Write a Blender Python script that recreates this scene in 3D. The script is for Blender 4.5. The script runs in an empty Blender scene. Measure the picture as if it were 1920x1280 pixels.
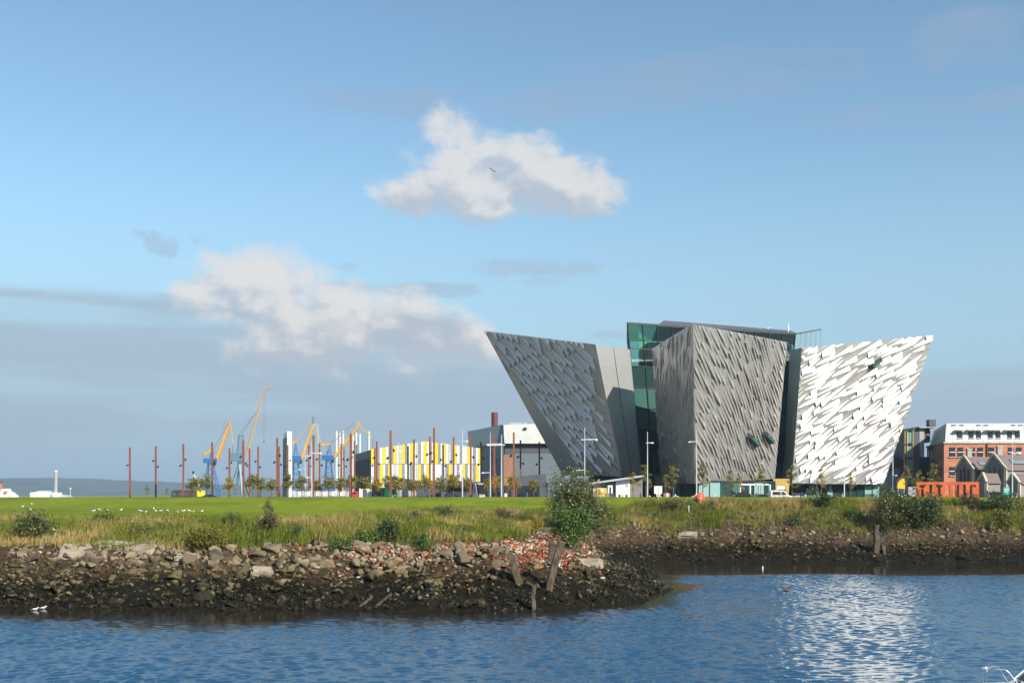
import bpy, bmesh, math, random
import numpy as np
from mathutils import Vector, Matrix

R = math.radians
rng = np.random.default_rng(7)
random.seed(7)
scene = bpy.context.scene
col = scene.collection

# ------------------------------------------------------------------ camera
F = 2150.0            # focal length in pixels of a 1920 px wide frame
CZ = 7.0              # eye height above the water
HOR = 926.0           # image row of the horizon
cam = bpy.data.cameras.new('camera')
cam.sensor_width = 36.0
cam.lens = 36.0 * F / 1920.0
cam.shift_y = (HOR - 640.0) / 1920.0
cam.clip_start = 0.5
cam.clip_end = 30000
camo = bpy.data.objects.new('camera', cam)
camo.location = (0, 0, CZ)
camo.rotation_euler = (R(90), 0, 0)
col.objects.link(camo)
scene.camera = camo

# ------------------------------------------------------------------ light
SUN_AZ = R(138)       # clockwise from +Y (view direction): to the right and behind the camera
SUN_EL = R(33)
SDIR = Vector((math.sin(SUN_AZ) * math.cos(SUN_EL), math.cos(SUN_AZ) * math.cos(SUN_EL), math.sin(SUN_EL)))
sun = bpy.data.lights.new('sun', 'SUN')
sun.energy = 5.0
sun.angle = R(0.53)
sun.color = (1.0, 0.93, 0.82)
suno = bpy.data.objects.new('sun', sun)
suno.rotation_euler = SDIR.to_track_quat('Z', 'Y').to_euler()
suno.location = (60, -60, 120)
col.objects.link(suno)

scene.view_settings.view_transform = 'Standard'
scene.view_settings.look = 'None'
scene.view_settings.exposure = 0.55
scene.view_settings.gamma = 1.0
scene.view_settings.use_curve_mapping = False
scene.cycles.max_bounces = 4
scene.cycles.transparent_max_bounces = 8
scene.cycles.caustics_reflective = False
scene.cycles.caustics_refractive = False
scene.cycles.use_denoising = True
scene.cycles.use_adaptive_sampling = True
scene.cycles.adaptive_threshold = 0.03

# ------------------------------------------------------------------ node helper
class NT:
    """small expression helper for node trees"""
    def __init__(s, tree): s.t = tree; s.n = tree.nodes; s.l = tree.links
    def new(s, typ, **kw):
        n = s.n.new(typ)
        for k, v in kw.items(): setattr(n, k, v)
        return n
    def put(s, sock, v):
        if isinstance(v, bpy.types.NodeSocket): s.l.new(v, sock)
        elif v is not None:
            if isinstance(v, (tuple, list)) and sock.type == 'RGBA' and len(v) == 3: v = (*v, 1)
            sock.default_value = v
    def m(s, op, a, b=None, c=None, clamp=False):
        n = s.new('ShaderNodeMath', operation=op, use_clamp=clamp)
        for i, v in enumerate((a, b, c)):
            if v is not None: s.put(n.inputs[i], v)
        return n.outputs[0]
    def mul(s, a, b): return s.m('MULTIPLY', a, b)
    def add(s, a, b): return s.m('ADD', a, b)
    def sub(s, a, b): return s.m('SUBTRACT', a, b)
    def mx(s, a, b): return s.m('MAXIMUM', a, b)
    def step(s, v, lo, hi, kind='SMOOTHSTEP'):
        n = s.new('ShaderNodeMapRange', interpolation_type=kind)
        s.put(n.inputs[0], v); s.put(n.inputs[1], lo); s.put(n.inputs[2], hi)
        return n.outputs[0]
    def mix(s, f, a, b):
        n = s.new('ShaderNodeMix', data_type='RGBA')
        s.put(n.inputs[0], f); s.put(n.inputs[6], a); s.put(n.inputs[7], b)
        return n.outputs[2]
    def xyz(s, x, y, z):
        n = s.new('ShaderNodeCombineXYZ')
        for i, v in enumerate((x, y, z)): s.put(n.inputs[i], v)
        return n.outputs[0]
    def sep(s, v):
        n = s.new('ShaderNodeSeparateXYZ'); s.l.new(v, n.inputs[0]); return n.outputs
    def noise(s, vec, scale=1.0, detail=4, rough=0.55, dist=0.0, dim='3D'):
        n = s.new('ShaderNodeTexNoise', noise_dimensions=dim)
        if vec is not None: s.l.new(vec, n.inputs['Vector'])
        n.inputs['Scale'].default_value = scale
        n.inputs['Detail'].default_value = detail
        n.inputs['Roughness'].default_value = rough
        n.inputs['Distortion'].default_value = dist
        return n.outputs[0]
    def vscale(s, v, sc):
        n = s.new('ShaderNodeVectorMath', operation='MULTIPLY')
        s.l.new(v, n.inputs[0]); n.inputs[1].default_value = sc
        return n.outputs[0]

# ------------------------------------------------------------------ sky with its clouds (directions only)
world = bpy.data.worlds.new('World')
scene.world = world
world.use_nodes = True
wt = world.node_tree
wt.nodes.clear()
w = NT(wt)
SKY_STRENGTH = 0.13
sky = w.new('ShaderNodeTexSky', sky_type='NISHITA')
sky.sun_disc = False
sky.sun_elevation = SUN_EL
sky.sun_rotation = SUN_AZ
sky.air_density = 1.0
sky.dust_density = 0.2
sky.ozone_density = 2.0
geo = w.new('ShaderNodeTexCoord')
d = geo.outputs['Generated']
dx, dy, dz = w.sep(d)
az = w.m('ARCTAN2', dx, dy)
hyp = w.m('SQRT', w.add(w.mul(dx, dx), w.mul(dy, dy)))
el = w.m('DIVIDE', dz, w.mx(hyp, 0.02))
def AU(px): return math.atan((px - 960) / F)
def EV(px, py): return (HOR - py) / F * math.cos(AU(px))
p2 = w.xyz(az, el, 0.0)
vec_big = w.vscale(p2, (15, 21, 1))
n_big = w.noise(vec_big, 1.0, 5, 0.54, dim='2D')
sh_ = w.new('ShaderNodeVectorMath', operation='ADD'); w.l.new(vec_big, sh_.inputs[0]); sh_.inputs[1].default_value = (0.13, 0.24, 0)
n_sun = w.noise(sh_.outputs[0], 1.0, 3, 0.5, dim='2D')
n_fine = w.noise(w.vscale(p2, (60, 75, 1)), 1.0, 4, 0.65, dim='2D')
n_streak = w.noise(w.vscale(p2, (3.0, 30, 1)), 1.0, 4, 0.55, dim='2D')
n_layer = w.noise(w.vscale(p2, (2.2, 22, 1)), 1.0, 3, 0.5, dim='2D')
nz = w.add(w.mul(w.sub(n_big, 0.5), 3.0), w.mul(w.sub(n_fine, 0.5), 0.9))
def blob(px, py, a, b):
    u = w.m('DIVIDE', w.sub(az, AU(px)), a / F)
    v = w.m('DIVIDE', w.sub(el, EV(px, py)), b / F)
    return w.sub(1.0, w.add(w.mul(u, u), w.mul(v, v)))
def blobs(lst):
    r = None
    for e in lst:
        q = blob(*e); r = q if r is None else w.m('SMOOTH_MAX', r, q, 0.25)
    return w.mx(r, -3.0)
cum1 = blobs([(852, 262, 62, 80), (905, 330, 165, 82), (1050, 355, 130, 62), (775, 362, 75, 48), (1000, 320, 60, 60)])
cum2 = blobs([(490, 545, 130, 72), (590, 625, 150, 72), (700, 610, 120, 78), (800, 645, 130, 58), (400, 540, 70, 34), (640, 650, 200, 40)])
small = blobs([(305, 450, 38, 26), (375, 442, 36, 18), (255, 432, 26, 18), (430, 560, 120, 12)])
d1 = w.step(w.add(cum1, nz), -0.35, 0.85)
d2 = w.step(w.add(cum2, nz), -0.5, 0.75)
d3 = w.mul(w.step(w.add(small, w.mul(nz, 2.2)), 0.2, 1.5), 0.5)
# thin grey streaks high up, a low stratus bank towards the horizon
lens = blobs([(1000, 505, 165, 20), (1010, 530, 80, 14), (760, 540, 180, 14), (660, 500, 50, 10), (1150, 628, 60, 12), (120, 556, 110, 14)])
d4 = w.mul(w.step(w.add(lens, w.add(w.mul(nz, 1.2), w.mul(w.sub(n_streak, 0.5), 4.0))), 0.0, 1.4), 0.5)
hi = blobs([(780, 190, 210, 34), (1300, 150, 330, 60), (1830, 190, 330, 28), (1830, 80, 110, 60), (1050, 200, 250, 40)])
d5 = w.mul(w.step(w.add(hi, w.add(w.mul(nz, 1.0), w.mul(w.sub(n_streak, 0.5), 3.0))), -0.2, 1.4), 0.42)
lowtop = w.add(w.mul(w.sub(n_layer, 0.5), 0.035), 0.165)
# the bank stands higher left of the view, lower on its right
lowtop = w.sub(lowtop, w.mul(w.step(az, -0.10, 0.08), 0.056))
bank = w.step(w.sub(lowtop, el), -0.003, 0.014)
bank = w.mul(bank, w.add(0.4, w.mul(w.step(n_streak, 0.30, 0.56), 0.6)))
bank = w.mul(bank, w.add(0.35, w.mul(w.step(el, 0.01, 0.06), 0.46)))
# far from the view the same sky goes on: sparse streaky cover
front = w.step(dy, 0.35, 0.75)
cover = w.mul(w.step(w.noise(w.vscale(d, (3, 3, 9)), 1.0, 3, 0.55), 0.55, 0.75), w.mul(w.sub(1.0, front), 0.7))
skyc = sky.outputs[0]
hsv = w.new('ShaderNodeHueSaturation')
hsv.inputs['Saturation'].default_value = 1.0
hsv.inputs['Value'].default_value = 0.93
tint = w.new('ShaderNodeMix', data_type='RGBA', blend_type='MULTIPLY'); tint.inputs[0].default_value = 1.0; tint.inputs[7].default_value = (0.87, 0.97, 0.90, 1); w.l.new(skyc, tint.inputs[6])
w.l.new(tint.outputs[2], hsv.inputs['Color'])
base = w.mix(w.mul(w.sub(1.0, w.step(el, 0.02, 0.30)), 0.95), hsv.outputs[0], tuple(x / SKY_STRENGTH / 1.414 for x in (0.335, 0.49, 0.63)))
GREY = tuple(c / SKY_STRENGTH / 1.414 for c in (0.38, 0.475, 0.575))
WHITE = tuple(c / SKY_STRENGTH / 1.414 for c in (0.76, 0.75, 0.74))
SHADE = tuple(c / SKY_STRENGTH / 1.414 for c in (0.47, 0.53, 0.61))
c = w.mix(bank, base, GREY)
c = w.mix(cover, c, tuple(x / SKY_STRENGTH / 1.414 for x in (0.5, 0.54, 0.6)))
c = w.mix(d5, c, tuple(x / SKY_STRENGTH / 1.414 for x in (0.33, 0.42, 0.58)))
c = w.mix(d4, c, GREY)
c = w.mix(d3, c, GREY)
def lit(dens, py, half):
    # flanks turned to the sun (right, above) are bright, the undersides grey-blue
    up = w.m('DIVIDE', w.sub(el, EV(960, py)), half / F)
    v = w.add(w.add(w.mul(up, 0.60), w.mul(w.sub(n_big, n_sun), 2.8)), w.add(0.55, w.mul(w.sub(n_big, 0.5), 0.7)))
    return w.mix(w.step(v, 0.0, 1.0), SHADE, WHITE)
c = w.mix(w.mul(d2, 0.93), c, lit(d2, 610, 90))
c = w.mix(w.mul(d1, 0.90), c, lit(d1, 340, 90))
bg = w.new('ShaderNodeBackground')
w.l.new(c, bg.inputs[0])
bg.inputs[1].default_value = SKY_STRENGTH
world.cycles.sampling_method = "MANUAL"
world.cycles.sample_map_resolution = 256
wo = w.new('ShaderNodeOutputWorld')
w.l.new(bg.outputs[0], wo.inputs[0])

# ------------------------------------------------------------------ materials
MATS = {}
def mat(name, color, rough=0.7, metal=0.0, var=0.0, scale=1.0, bump=0.0, bscale=None, color2=None, spec=None, vec='obj', stretch=(1, 1, 1), island=0.0):
    if name in MATS: return MATS[name]
    m = bpy.data.materials.new(name); m.use_nodes = True
    nt = NT(m.node_tree); b = m.node_tree.nodes['Principled BSDF']
    b.inputs['Roughness'].default_value = rough
    b.inputs['Metallic'].default_value = metal
    if spec is not None: b.inputs['Specular IOR Level'].default_value = spec
    g = nt.new('ShaderNodeNewGeometry')
    pos = nt.vscale(g.outputs['Position'], stretch)
    if color2 is None: color2 = tuple(x * (1 - var) for x in color); color1 = tuple(min(1, x * (1 + var)) for x in color)
    else: color1 = color
    n = nt.noise(pos, scale, 6, 0.6)
    f = nt.step(n, 0.3, 0.7)
    if island: f = nt.m('ADD', nt.mul(f, 1 - island), nt.mul(g.outputs['Random Per Island'], island), clamp=True)
    nt.l.new(nt.mix(f, color1, color2), b.inputs['Base Color'])
    if bump:
        bn = nt.new('ShaderNodeBump'); bn.inputs['Strength'].default_value = 1.0; bn.inputs['Distance'].default_value = bump
        nt.l.new(nt.noise(pos, bscale or scale * 4, 5, 0.6), bn.inputs['Height'])
        nt.l.new(bn.outputs[0], b.inputs['Normal'])
    MATS[name] = m
    return m

def leafmat(name, dark, light, trans=0.25, rough=0.5):
    m = bpy.data.materials.new(name); m.use_nodes = True
    nt = NT(m.node_tree); b = m.node_tree.nodes['Principled BSDF']
    g = nt.new('ShaderNodeNewGeometry')
    n = nt.noise(g.outputs['Position'], 1.3, 3, 0.5)
    f = nt.m('ADD', nt.mul(nt.step(n, 0.3, 0.7), 0.45), nt.mul(g.outputs['Random Per Island'], 0.55), clamp=True)
    cc = nt.mix(f, dark, light)
    nt.l.new(cc, b.inputs['Base Color'])
    b.inputs['Roughness'].default_value = rough
    tr = nt.new('ShaderNodeBsdfTranslucent'); nt.l.new(cc, tr.inputs[0])
    mixs = nt.new('ShaderNodeMixShader'); mixs.inputs[0].default_value = trans
    out = m.node_tree.nodes['Material Output']
    nt.l.new(b.outputs[0], mixs.inputs[1]); nt.l.new(tr.outputs[0], mixs.inputs[2]); nt.l.new(mixs.outputs[0], out.inputs[0])
    MATS[name] = m
    return m

def glassmat(name, tint, trans=0.0, rough=0.03, dark=(0.02, 0.05, 0.045)):
    m = bpy.data.materials.new(name); m.use_nodes = True
    nt = NT(m.node_tree); b = m.node_tree.nodes['Principled BSDF']
    b.inputs['Base Color'].default_value = (*(tint if trans else dark), 1)
    b.inputs['Roughness'].default_value = rough
    b.inputs['IOR'].default_value = 1.5
    b.inputs['Specular IOR Level'].default_value = 0.7
    if trans:
        t = nt.new('ShaderNodeBsdfTransparent'); t.inputs[0].default_value = (*tint, 1)
        gl = nt.new('ShaderNodeBsdfGlossy'); gl.inputs['Roughness'].default_value = rough
        fr = nt.new('ShaderNodeFresnel'); fr.inputs[0].default_value = 1.6
        ms = nt.new('ShaderNodeMixShader')
        nt.l.new(fr.outputs[0], ms.inputs[0]); nt.l.new(t.outputs[0], ms.inputs[1]); nt.l.new(gl.outputs[0], ms.inputs[2])
        nt.l.new(ms.outputs[0], m.node_tree.nodes['Material Output'].inputs[0])
    MATS[name] = m
    return m

M_alu = mat('anodised_aluminium', (0.57, 0.55, 0.515), rough=0.38, metal=0.68, var=0.08, scale=0.35, island=0.5)
M_aluflat = mat('flat_aluminium_sheet', (0.55, 0.54, 0.52), rough=0.45, metal=0.5, var=0.06, scale=1.5, stretch=(0.2, 0.2, 3))
M_frame = mat('dark_window_frame', (0.035, 0.045, 0.045), rough=0.4, metal=0.3, var=0.1)
M_roof = mat('dark_roof_sheet', (0.09, 0.09, 0.10), rough=0.5, var=0.25, scale=0.6, stretch=(0.3, 3, 1))
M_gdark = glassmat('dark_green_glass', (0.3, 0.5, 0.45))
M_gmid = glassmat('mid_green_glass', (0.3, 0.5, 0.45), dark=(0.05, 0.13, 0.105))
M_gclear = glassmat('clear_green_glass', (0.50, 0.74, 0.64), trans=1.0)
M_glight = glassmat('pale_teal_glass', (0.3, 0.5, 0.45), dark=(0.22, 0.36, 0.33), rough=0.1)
M_concrete = mat('concrete', (0.38, 0.37, 0.35), rough=0.85, var=0.15, scale=0.8)
M_white = mat('white_paint', (0.78, 0.78, 0.76), rough=0.5, var=0.05, scale=0.4)
M_rust = mat('rusty_steel', (0.235, 0.07, 0.035), rough=0.75, scale=1.4, color2=(0.17, 0.05, 0.025), stretch=(1, 1, 0.4))
M_black = mat('black_metal', (0.02, 0.02, 0.022), rough=0.5, var=0.2)
M_lamp = mat('galvanised_pale_steel', (0.62, 0.63, 0.63), rough=0.4, metal=0.3, var=0.06)
M_bark = mat('bark', (0.13, 0.10, 0.07), rough=0.9, var=0.3, scale=6)
M_tyre = mat('tyre_rubber', (0.02, 0.02, 0.02), rough=0.8, var=0.2)
M_vglass = mat('vehicle_glass', (0.02, 0.025, 0.03), rough=0.06, var=0.1, spec=0.8)

# ------------------------------------------------------------------ mesh helpers
def tag(o, label=None, cat=None, group=None, kind=None):
    if label: o['label'] = label
    if cat: o['category'] = cat
    if group: o['group'] = group
    if kind: o['kind'] = kind
    return o

def thing(name, loc, label, cat, group=None, rz=0.0):
    o = bpy.data.objects.new(name, None)
    o.empty_display_size = 0.3
    col.objects.link(o)
    o.location = loc
    o.rotation_euler = (0, 0, rz)
    return tag(o, label, cat, group)

def link(name, me, parent=None):
    o = bpy.data.objects.new(name, me)
    col.objects.link(o)
    if parent is not None: o.parent = parent
    return o

def mesh_np(name, verts, faces_flat, sizes, m, smooth=False, attr=None):
    me = bpy.data.meshes.new(name)
    verts = np.asarray(verts, dtype=np.float32).reshape(-1, 3)
    faces_flat = np.asarray(faces_flat, dtype=np.int32).ravel()
    sizes = np.asarray(sizes, dtype=np.int32)
    me.vertices.add(len(verts)); me.vertices.foreach_set('co', verts.ravel())
    me.loops.add(len(faces_flat)); me.loops.foreach_set('vertex_index', faces_flat)
    me.polygons.add(len(sizes))
    st = np.concatenate(([0], np.cumsum(sizes)[:-1])).astype(np.int32)
    me.polygons.foreach_set('loop_start', st)
    if smooth: me.polygons.foreach_set('use_smooth', np.ones(len(sizes), dtype=bool))
    me.update(calc_edges=True)
    me.materials.append(m)
    return me

class MB:
    """collects faces of one mesh; coordinates are world coordinates unless built with a local parent"""
    def __init__(s): s.v = []; s.f = []; s.mi = []; s.cur = 0
    def quad(s, *pts):
        i = len(s.v); s.v += [tuple(p) for p in pts]; s.f.append(tuple(range(i, i + len(pts)))); s.mi.append(s.cur)
    def poly(s, verts, faces):
        i = len(s.v); s.v += [tuple(p) for p in verts]
        for f in faces: s.f.append(tuple(i + k for k in f)); s.mi.append(s.cur)
    def box(s, c, size, rz=0.0, rot=None):
        x, y, z = (k / 2 for k in size)
        M = rot if rot is not None else Matrix.Rotation(rz, 3, 'Z')
        vs = [Vector(c) + M @ Vector((a * x, b * y, e * z)) for e in (-1, 1) for (a, b) in ((-1, -1), (1, -1), (1, 1), (-1, 1))]
        s.poly(vs, [(3, 2, 1, 0), (4, 5, 6, 7), (0, 1, 5, 4), (1, 2, 6, 5), (2, 3, 7, 6), (3, 0, 4, 7)])
    def loft(s, lo, hi):
        n = len(lo)
        s.poly(list(lo) + list(hi), [tuple(range(n))[::-1], tuple(range(n, 2 * n))] + [(i, (i + 1) % n, n + (i + 1) % n, n + i) for i in range(n)])
    def prism(s, pts, z0, z1): s.loft([(x, y, z0) for x, y in pts], [(x, y, z1) for x, y in pts])
    def bar(s, p, q, wd, wd2=None, n=4):
        p, q = Vector(p), Vector(q); dd = q - p
        if dd.length < 1e-6: return
        a = dd.orthogonal().normalized(); b = dd.cross(a).normalized()
        if abs(dd.normalized().z) < 0.99:
            a = dd.cross(Vector((0, 0, 1))).normalized(); b = dd.cross(a).normalized()
        wd2 = wd if wd2 is None else wd2
        off = math.pi / 4 if n == 4 else 0
        def ring(c, r): return [c + (a * math.cos(off + 2 * math.pi * k / n) + b * math.sin(off + 2 * math.pi * k / n)) * r for k in range(n)]
        k = 0.7071 if n == 4 else 0.5
        s.loft(ring(p, wd * k), ring(q, wd2 * k))
    def tube(s, p, q, r, r2=None, n=8): s.bar(p, q, r * 2, None if r2 is None else r2 * 2, n)
    def path(s, pts, r, n=6):
        for a, b in zip(pts[:-1], pts[1:]): s.tube(a, b, r, None, n)
    def build(s, name, m, parent=None, org=None, smooth=False, bevel=0.0):
        o = Vector(org) if org is not None else (parent.location.copy() if parent is not None and parent.parent is None else (parent.parent.location.copy() if parent is not None else Vector((0, 0, 0))))
        me = bpy.data.meshes.new(name)
        me.from_pydata([(v[0] - o.x, v[1] - o.y, v[2] - o.z) for v in s.v], [], s.f)
        for mm in (m if isinstance(m, (list, tuple)) else [m]): me.materials.append(mm)
        if isinstance(m, (list, tuple)): me.polygons.foreach_set('material_index', s.mi)
        bm = bmesh.new(); bm.from_mesh(me)
        bmesh.ops.recalc_face_normals(bm, faces=bm.faces)
        if bevel:
            bmesh.ops.remove_doubles(bm, verts=bm.verts, dist=1e-4)
            bmesh.ops.bevel(bm, geom=list(bm.edges), offset=bevel, segments=2, affect='EDGES', profile=0.6)
        bm.to_mesh(me); bm.free()
        if smooth: me.polygons.foreach_set('use_smooth', [True] * len(me.polygons))
        me.update()
        return link(name, me, parent)
LOCAL = (0, 0, 0)

def W(px, py, Y): return Vector(((px - 960) / F * Y, Y, CZ + (HOR - py) / F * Y))
def X(px, Y): return (px - 960) / F * Y

ORD = ['first', 'second', 'third', 'fourth', 'fifth', 'sixth', 'seventh', 'eighth', 'ninth', 'tenth', 'eleventh', 'twelfth', 'thirteenth',
       'fourteenth', 'fifteenth', 'sixteenth', 'seventeenth', 'eighteenth', 'nineteenth', 'twentieth', 'twenty-first', 'twenty-second', 'twenty-third',
       'twenty-fourth', 'twenty-fifth', 'twenty-sixth', 'twenty-seventh', 'twenty-eighth', 'twenty-ninth', 'thirtieth', 'thirty-first', 'thirty-second',
       'thirty-third', 'thirty-fourth', 'thirty-fifth', 'thirty-sixth', 'thirty-seventh', 'thirty-eighth', 'thirty-ninth', 'fortieth', 'forty-first', 'forty-second', 'forty-third', 'forty-fourth', 'forty-fifth']

# ------------------------------------------------------------------ terrain
def sstep(a, b, x):
    t = np.clip((np.asarray(x, float) - a) / (b - a), 0, 1); return t * t * (3 - 2 * t)
SHORE = np.array([(-3000, 74), (-300, 73), (-60, 70.6), (-31, 70), (-15, 69.0), (1.3, 68.8), (6, 72), (8.6, 75.6), (10.6, 81.0), (11.5, 84.5), (11.6, 90), (11.9, 99), (11.0, 107.5),
                  (11.2, 113), (15, 116.2), (19, 116.9), (35, 116), (51, 115), (90, 114.5), (300, 113), (3000, 110)], float)
_h = {}
def vnoise(x, y, s, seed=0):
    """smooth value noise"""
    x = np.asarray(x, float) / s; y = np.asarray(y, float) / s
    if seed not in _h: _h[seed] = np.random.default_rng(100 + seed).random((256, 256))
    T = _h[seed]
    xi = np.floor(x).astype(int); yi = np.floor(y).astype(int); fx = x - xi; fy = y - yi
    fx = fx * fx * (3 - 2 * fx); fy = fy * fy * (3 - 2 * fy)
    g = lambda a, b: T[a % 256, b % 256]
    return (g(xi, yi) * (1 - fx) + g(xi + 1, yi) * fx) * (1 - fy) + (g(xi, yi + 1) * (1 - fx) + g(xi + 1, yi + 1) * fx) * fy
def shore_dist(x, y):
    x = np.asarray(x, float); y = np.asarray(y, float)
    best = np.full(x.shape, 1e9); inside = np.zeros(x.shape, bool)
    P = np.vstack([SHORE, [(3000, 20000), (-3000, 20000)]])
    for i in range(len(P)):
        (x0, y0), (x1, y1) = P[i], P[(i + 1) % len(P)]
        cond = ((y0 > y) != (y1 > y)) & (x < (x1 - x0) * (y - y0) / ((y1 - y0) if y1 != y0 else 1e-9) + x0)
        inside ^= cond
        if i < len(SHORE) - 1:
            ex, ey = x1 - x0, y1 - y0
            t = np.clip(((x - x0) * ex + (y - y0) * ey) / (ex * ex + ey * ey), 0, 1)
            best = np.minimum(best, np.hypot(x - (x0 + t * ex), y - (y0 + t * ey)))
    return np.where(inside, best, -best)
def wleft(x, y): return 1 - sstep(4, 17, x - 0.10 * (np.asarray(y, float) - 100))
def zt(x, y):
    x = np.asarray(x, float); y = np.asarray(y, float)
    dd = shore_dist(x, y) + (vnoise(x, y, 3.0, 1) - 0.5) * 1.6 + (vnoise(x, y, 1.1, 2) - 0.5) * 0.7
    L = np.interp(dd, [-40, 0, 3, 6.0, 7.8, 10, 16, 23, 60, 100], [-6, 0, 1.15, 2.7, 3.25, 3.55, 4.3, 4.9, 5.75, 6.45])
    Rr = np.interp(dd, [-40, 0, 4, 7, 8.6, 11.5, 15, 45], [-6, 0, 1.45, 2.75, 3.7, 5.2, 6.05, 6.48])
    wl = wleft(x, y)
    z = L * wl + Rr * (1 - wl)
    k = sstep(7, 12, dd)
    z = z + (vnoise(x, y, 6, 3) - 0.5) * 0.5 * k * (1 - sstep(15, 30, dd)) + (vnoise(x, y, 25, 4) - 0.5) * 0.25 * sstep(25, 40, dd)
    z = z + ((vnoise(x, y, 0.8, 5) - 0.5) * 0.42 + (vnoise(x, y, 1.9, 9) - 0.5) * 0.5) * (1 - k) * sstep(0, 1.5, dd)
    crest = 6.56 + (vnoise(x, y, 40, 6) - 0.5) * 0.06
    z = np.where(y > 135, z * (1 - sstep(135, 165, y)) + crest * sstep(135, 165, y), z)
    z = z * (1 - sstep(168, 182, y)) + 5.6 * sstep(168, 182, y)
    return z
def zt1(x, y): return float(zt(np.array([x]), np.array([y]))[0])
_ys = np.arange(60, 185, 0.25)
def ground_at(px, py):
    """where the sight line through an image point meets the ground"""
    xs = (px - 960) / F * _ys; zl = CZ + (HOR - py) / F * _ys
    hit = np.nonzero(zt(xs, _ys) >= zl)[0]
    i = hit[0] if len(hit) else len(_ys) - 1
    return Vector((xs[i], _ys[i], zt1(xs[i], _ys[i])))

def graded(lo, hi, step, far_lo, far_hi, n):
    core = np.arange(lo, hi + 1e-6, step)
    a = lo - np.geomspace(step, lo - far_lo, n)[::-1]
    b = hi + np.geomspace(step, far_hi - hi, n)
    return np.concatenate([a, core, b])
gx = graded(-62, 72, 0.42, -9000, 9000, 26)
gy = np.concatenate([np.arange(40, 64, 4.0), np.arange(64, 136, 0.4), np.arange(136, 186, 2.0), 186 + np.geomspace(2, 9000, 24)])
GX, GY = np.meshgrid(gx, gy)
GZ = zt(GX, GY)
GZ -= 5.4 * sstep(450, 1300, GY)
nx, ny = len(gx), len(gy)
idx = np.arange(nx * ny).reshape(ny, nx)
quads = np.stack([idx[:-1, :-1], idx[:-1, 1:], idx[1:, 1:], idx[1:, :-1]], -1).reshape(-1, 4)
DD = shore_dist(GX, GY) + (vnoise(GX, GY, 2.2, 8) - 0.5) * 2.4
wl = wleft(GX, GY)
lawn = sstep(0, 3, DD - (22.5 * wl + 14.5 * (1 - wl))) 
bankg = sstep(0, 1.5, DD - (7.8 * wl + 7.6 * (1 - wl)))
plaza = sstep(172, 174, GY) * (1 - sstep(350, 600, GY))
gm = bpy.data.materials.new('ground_surface'); gm.use_nodes = True
g = NT(gm.node_tree); gb = gm.node_tree.nodes['Principled BSDF']
gb.inputs['Roughness'].default_value = 0.9
gb.inputs['Specular IOR Level'].default_value = 0.08
ga = g.new('ShaderNodeAttribute', attribute_name='zone')
zr, zg, zb = g.sep(ga.outputs['Vector'])
gp = g.new('ShaderNodeNewGeometry').outputs['Position']
n1 = g.noise(gp, 0.35, 5, 0.6); n2 = g.noise(gp, 2.5, 6, 0.65); n3 = g.noise(g.vscale(gp, (0.5, 0.12, 1)), 1.0, 4, 0.6)
px_, py_, pz_ = g.sep(gp)
mud = g.mix(g.step(g.add(pz_, g.mul(g.sub(n1, 0.5), 2.0)), 1.2, 2.6), (0.009, 0.008, 0.005), (0.055, 0.037, 0.022))
mud = g.mix(g.step(n2, 0.45, 0.7), mud, g.mix(g.step(pz_, 1.0, 2.6), (0.028, 0.024, 0.014), (0.15, 0.10, 0.062)))
earth = g.mix(g.step(n2, 0.3, 0.7), (0.05, 0.06, 0.018), (0.12, 0.10, 0.04))
lawnc = g.mix(g.step(n3, 0.25, 0.75), (0.16, 0.215, 0.011), (0.225, 0.26, 0.018))
lawnc = g.mix(g.mul(g.step(n2, 0.45, 0.75), 0.35), lawnc, (0.09, 0.14, 0.02))
n4 = g.noise(g.vscale(gp, (0.10, 0.045, 1)), 1.0, 5, 0.6)
lawnc = g.mix(g.mul(g.step(n1, 0.5, 0.75), 0.5), lawnc, (0.19, 0.19, 0.035))
lawnc = g.mix(g.mul(g.step(n4, 0.48, 0.62), 0.55), lawnc, (0.09, 0.135, 0.010))
pave = g.mix(g.step(n1, 0.3, 0.7), (0.13, 0.125, 0.115), (0.18, 0.175, 0.16))
cc = g.mix(zg, mud, earth); cc = g.mix(zr, cc, lawnc); cc = g.mix(zb, cc, pave)
g.l.new(cc, gb.inputs['Base Color'])
gbn = g.new('ShaderNodeBump'); gbn.inputs['Distance'].default_value = 0.15
g.l.new(g.noise(gp, 5.0, 6, 0.7), gbn.inputs['Height']); g.l.new(gbn.outputs[0], gb.inputs['Normal'])
gme = mesh_np('ground', np.stack([GX, GY, GZ], -1), quads, np.full(len(quads), 4), gm, smooth=True)
at = gme.attributes.new('zone', 'FLOAT_VECTOR', 'POINT')
at.data.foreach_set('vector', np.stack([lawn, bankg, plaza], -1).astype(np.float32).ravel())
ground = tag(link('ground', gme), kind='structure')

# ------------------------------------------------------------------ water
wm = bpy.data.materials.new('harbour_water'); wm.use_nodes = True
q = NT(wm.node_tree); wb = wm.node_tree.nodes['Principled BSDF']
WAVE = 1.2
wb.inputs['Base Color'].default_value = (0.015, 0.055, 0.11, 1)
wb.inputs['Roughness'].default_value = 0.10
wb.inputs['IOR'].default_value = 1.333
wp = q.new('ShaderNodeNewGeometry').outputs['Position']
wx, wy, wz = q.sep(wp)
h2 = q.noise(q.vscale(wp, (3.5, 6.0, 1)), 1.0, 3, 0.6)
wbn = q.new('ShaderNodeBump'); wbn.inputs['Distance'].default_value = 0.035; wbn.inputs['Strength'].default_value = 0.5
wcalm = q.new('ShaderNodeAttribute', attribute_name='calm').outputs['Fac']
q.l.new(q.mix(wcalm, (0.016, 0.062, 0.125), (0.020, 0.016, 0.009)), wb.inputs['Base Color'])  # brown shallows in the calm zone, also standing in for the bank's reflection
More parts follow.
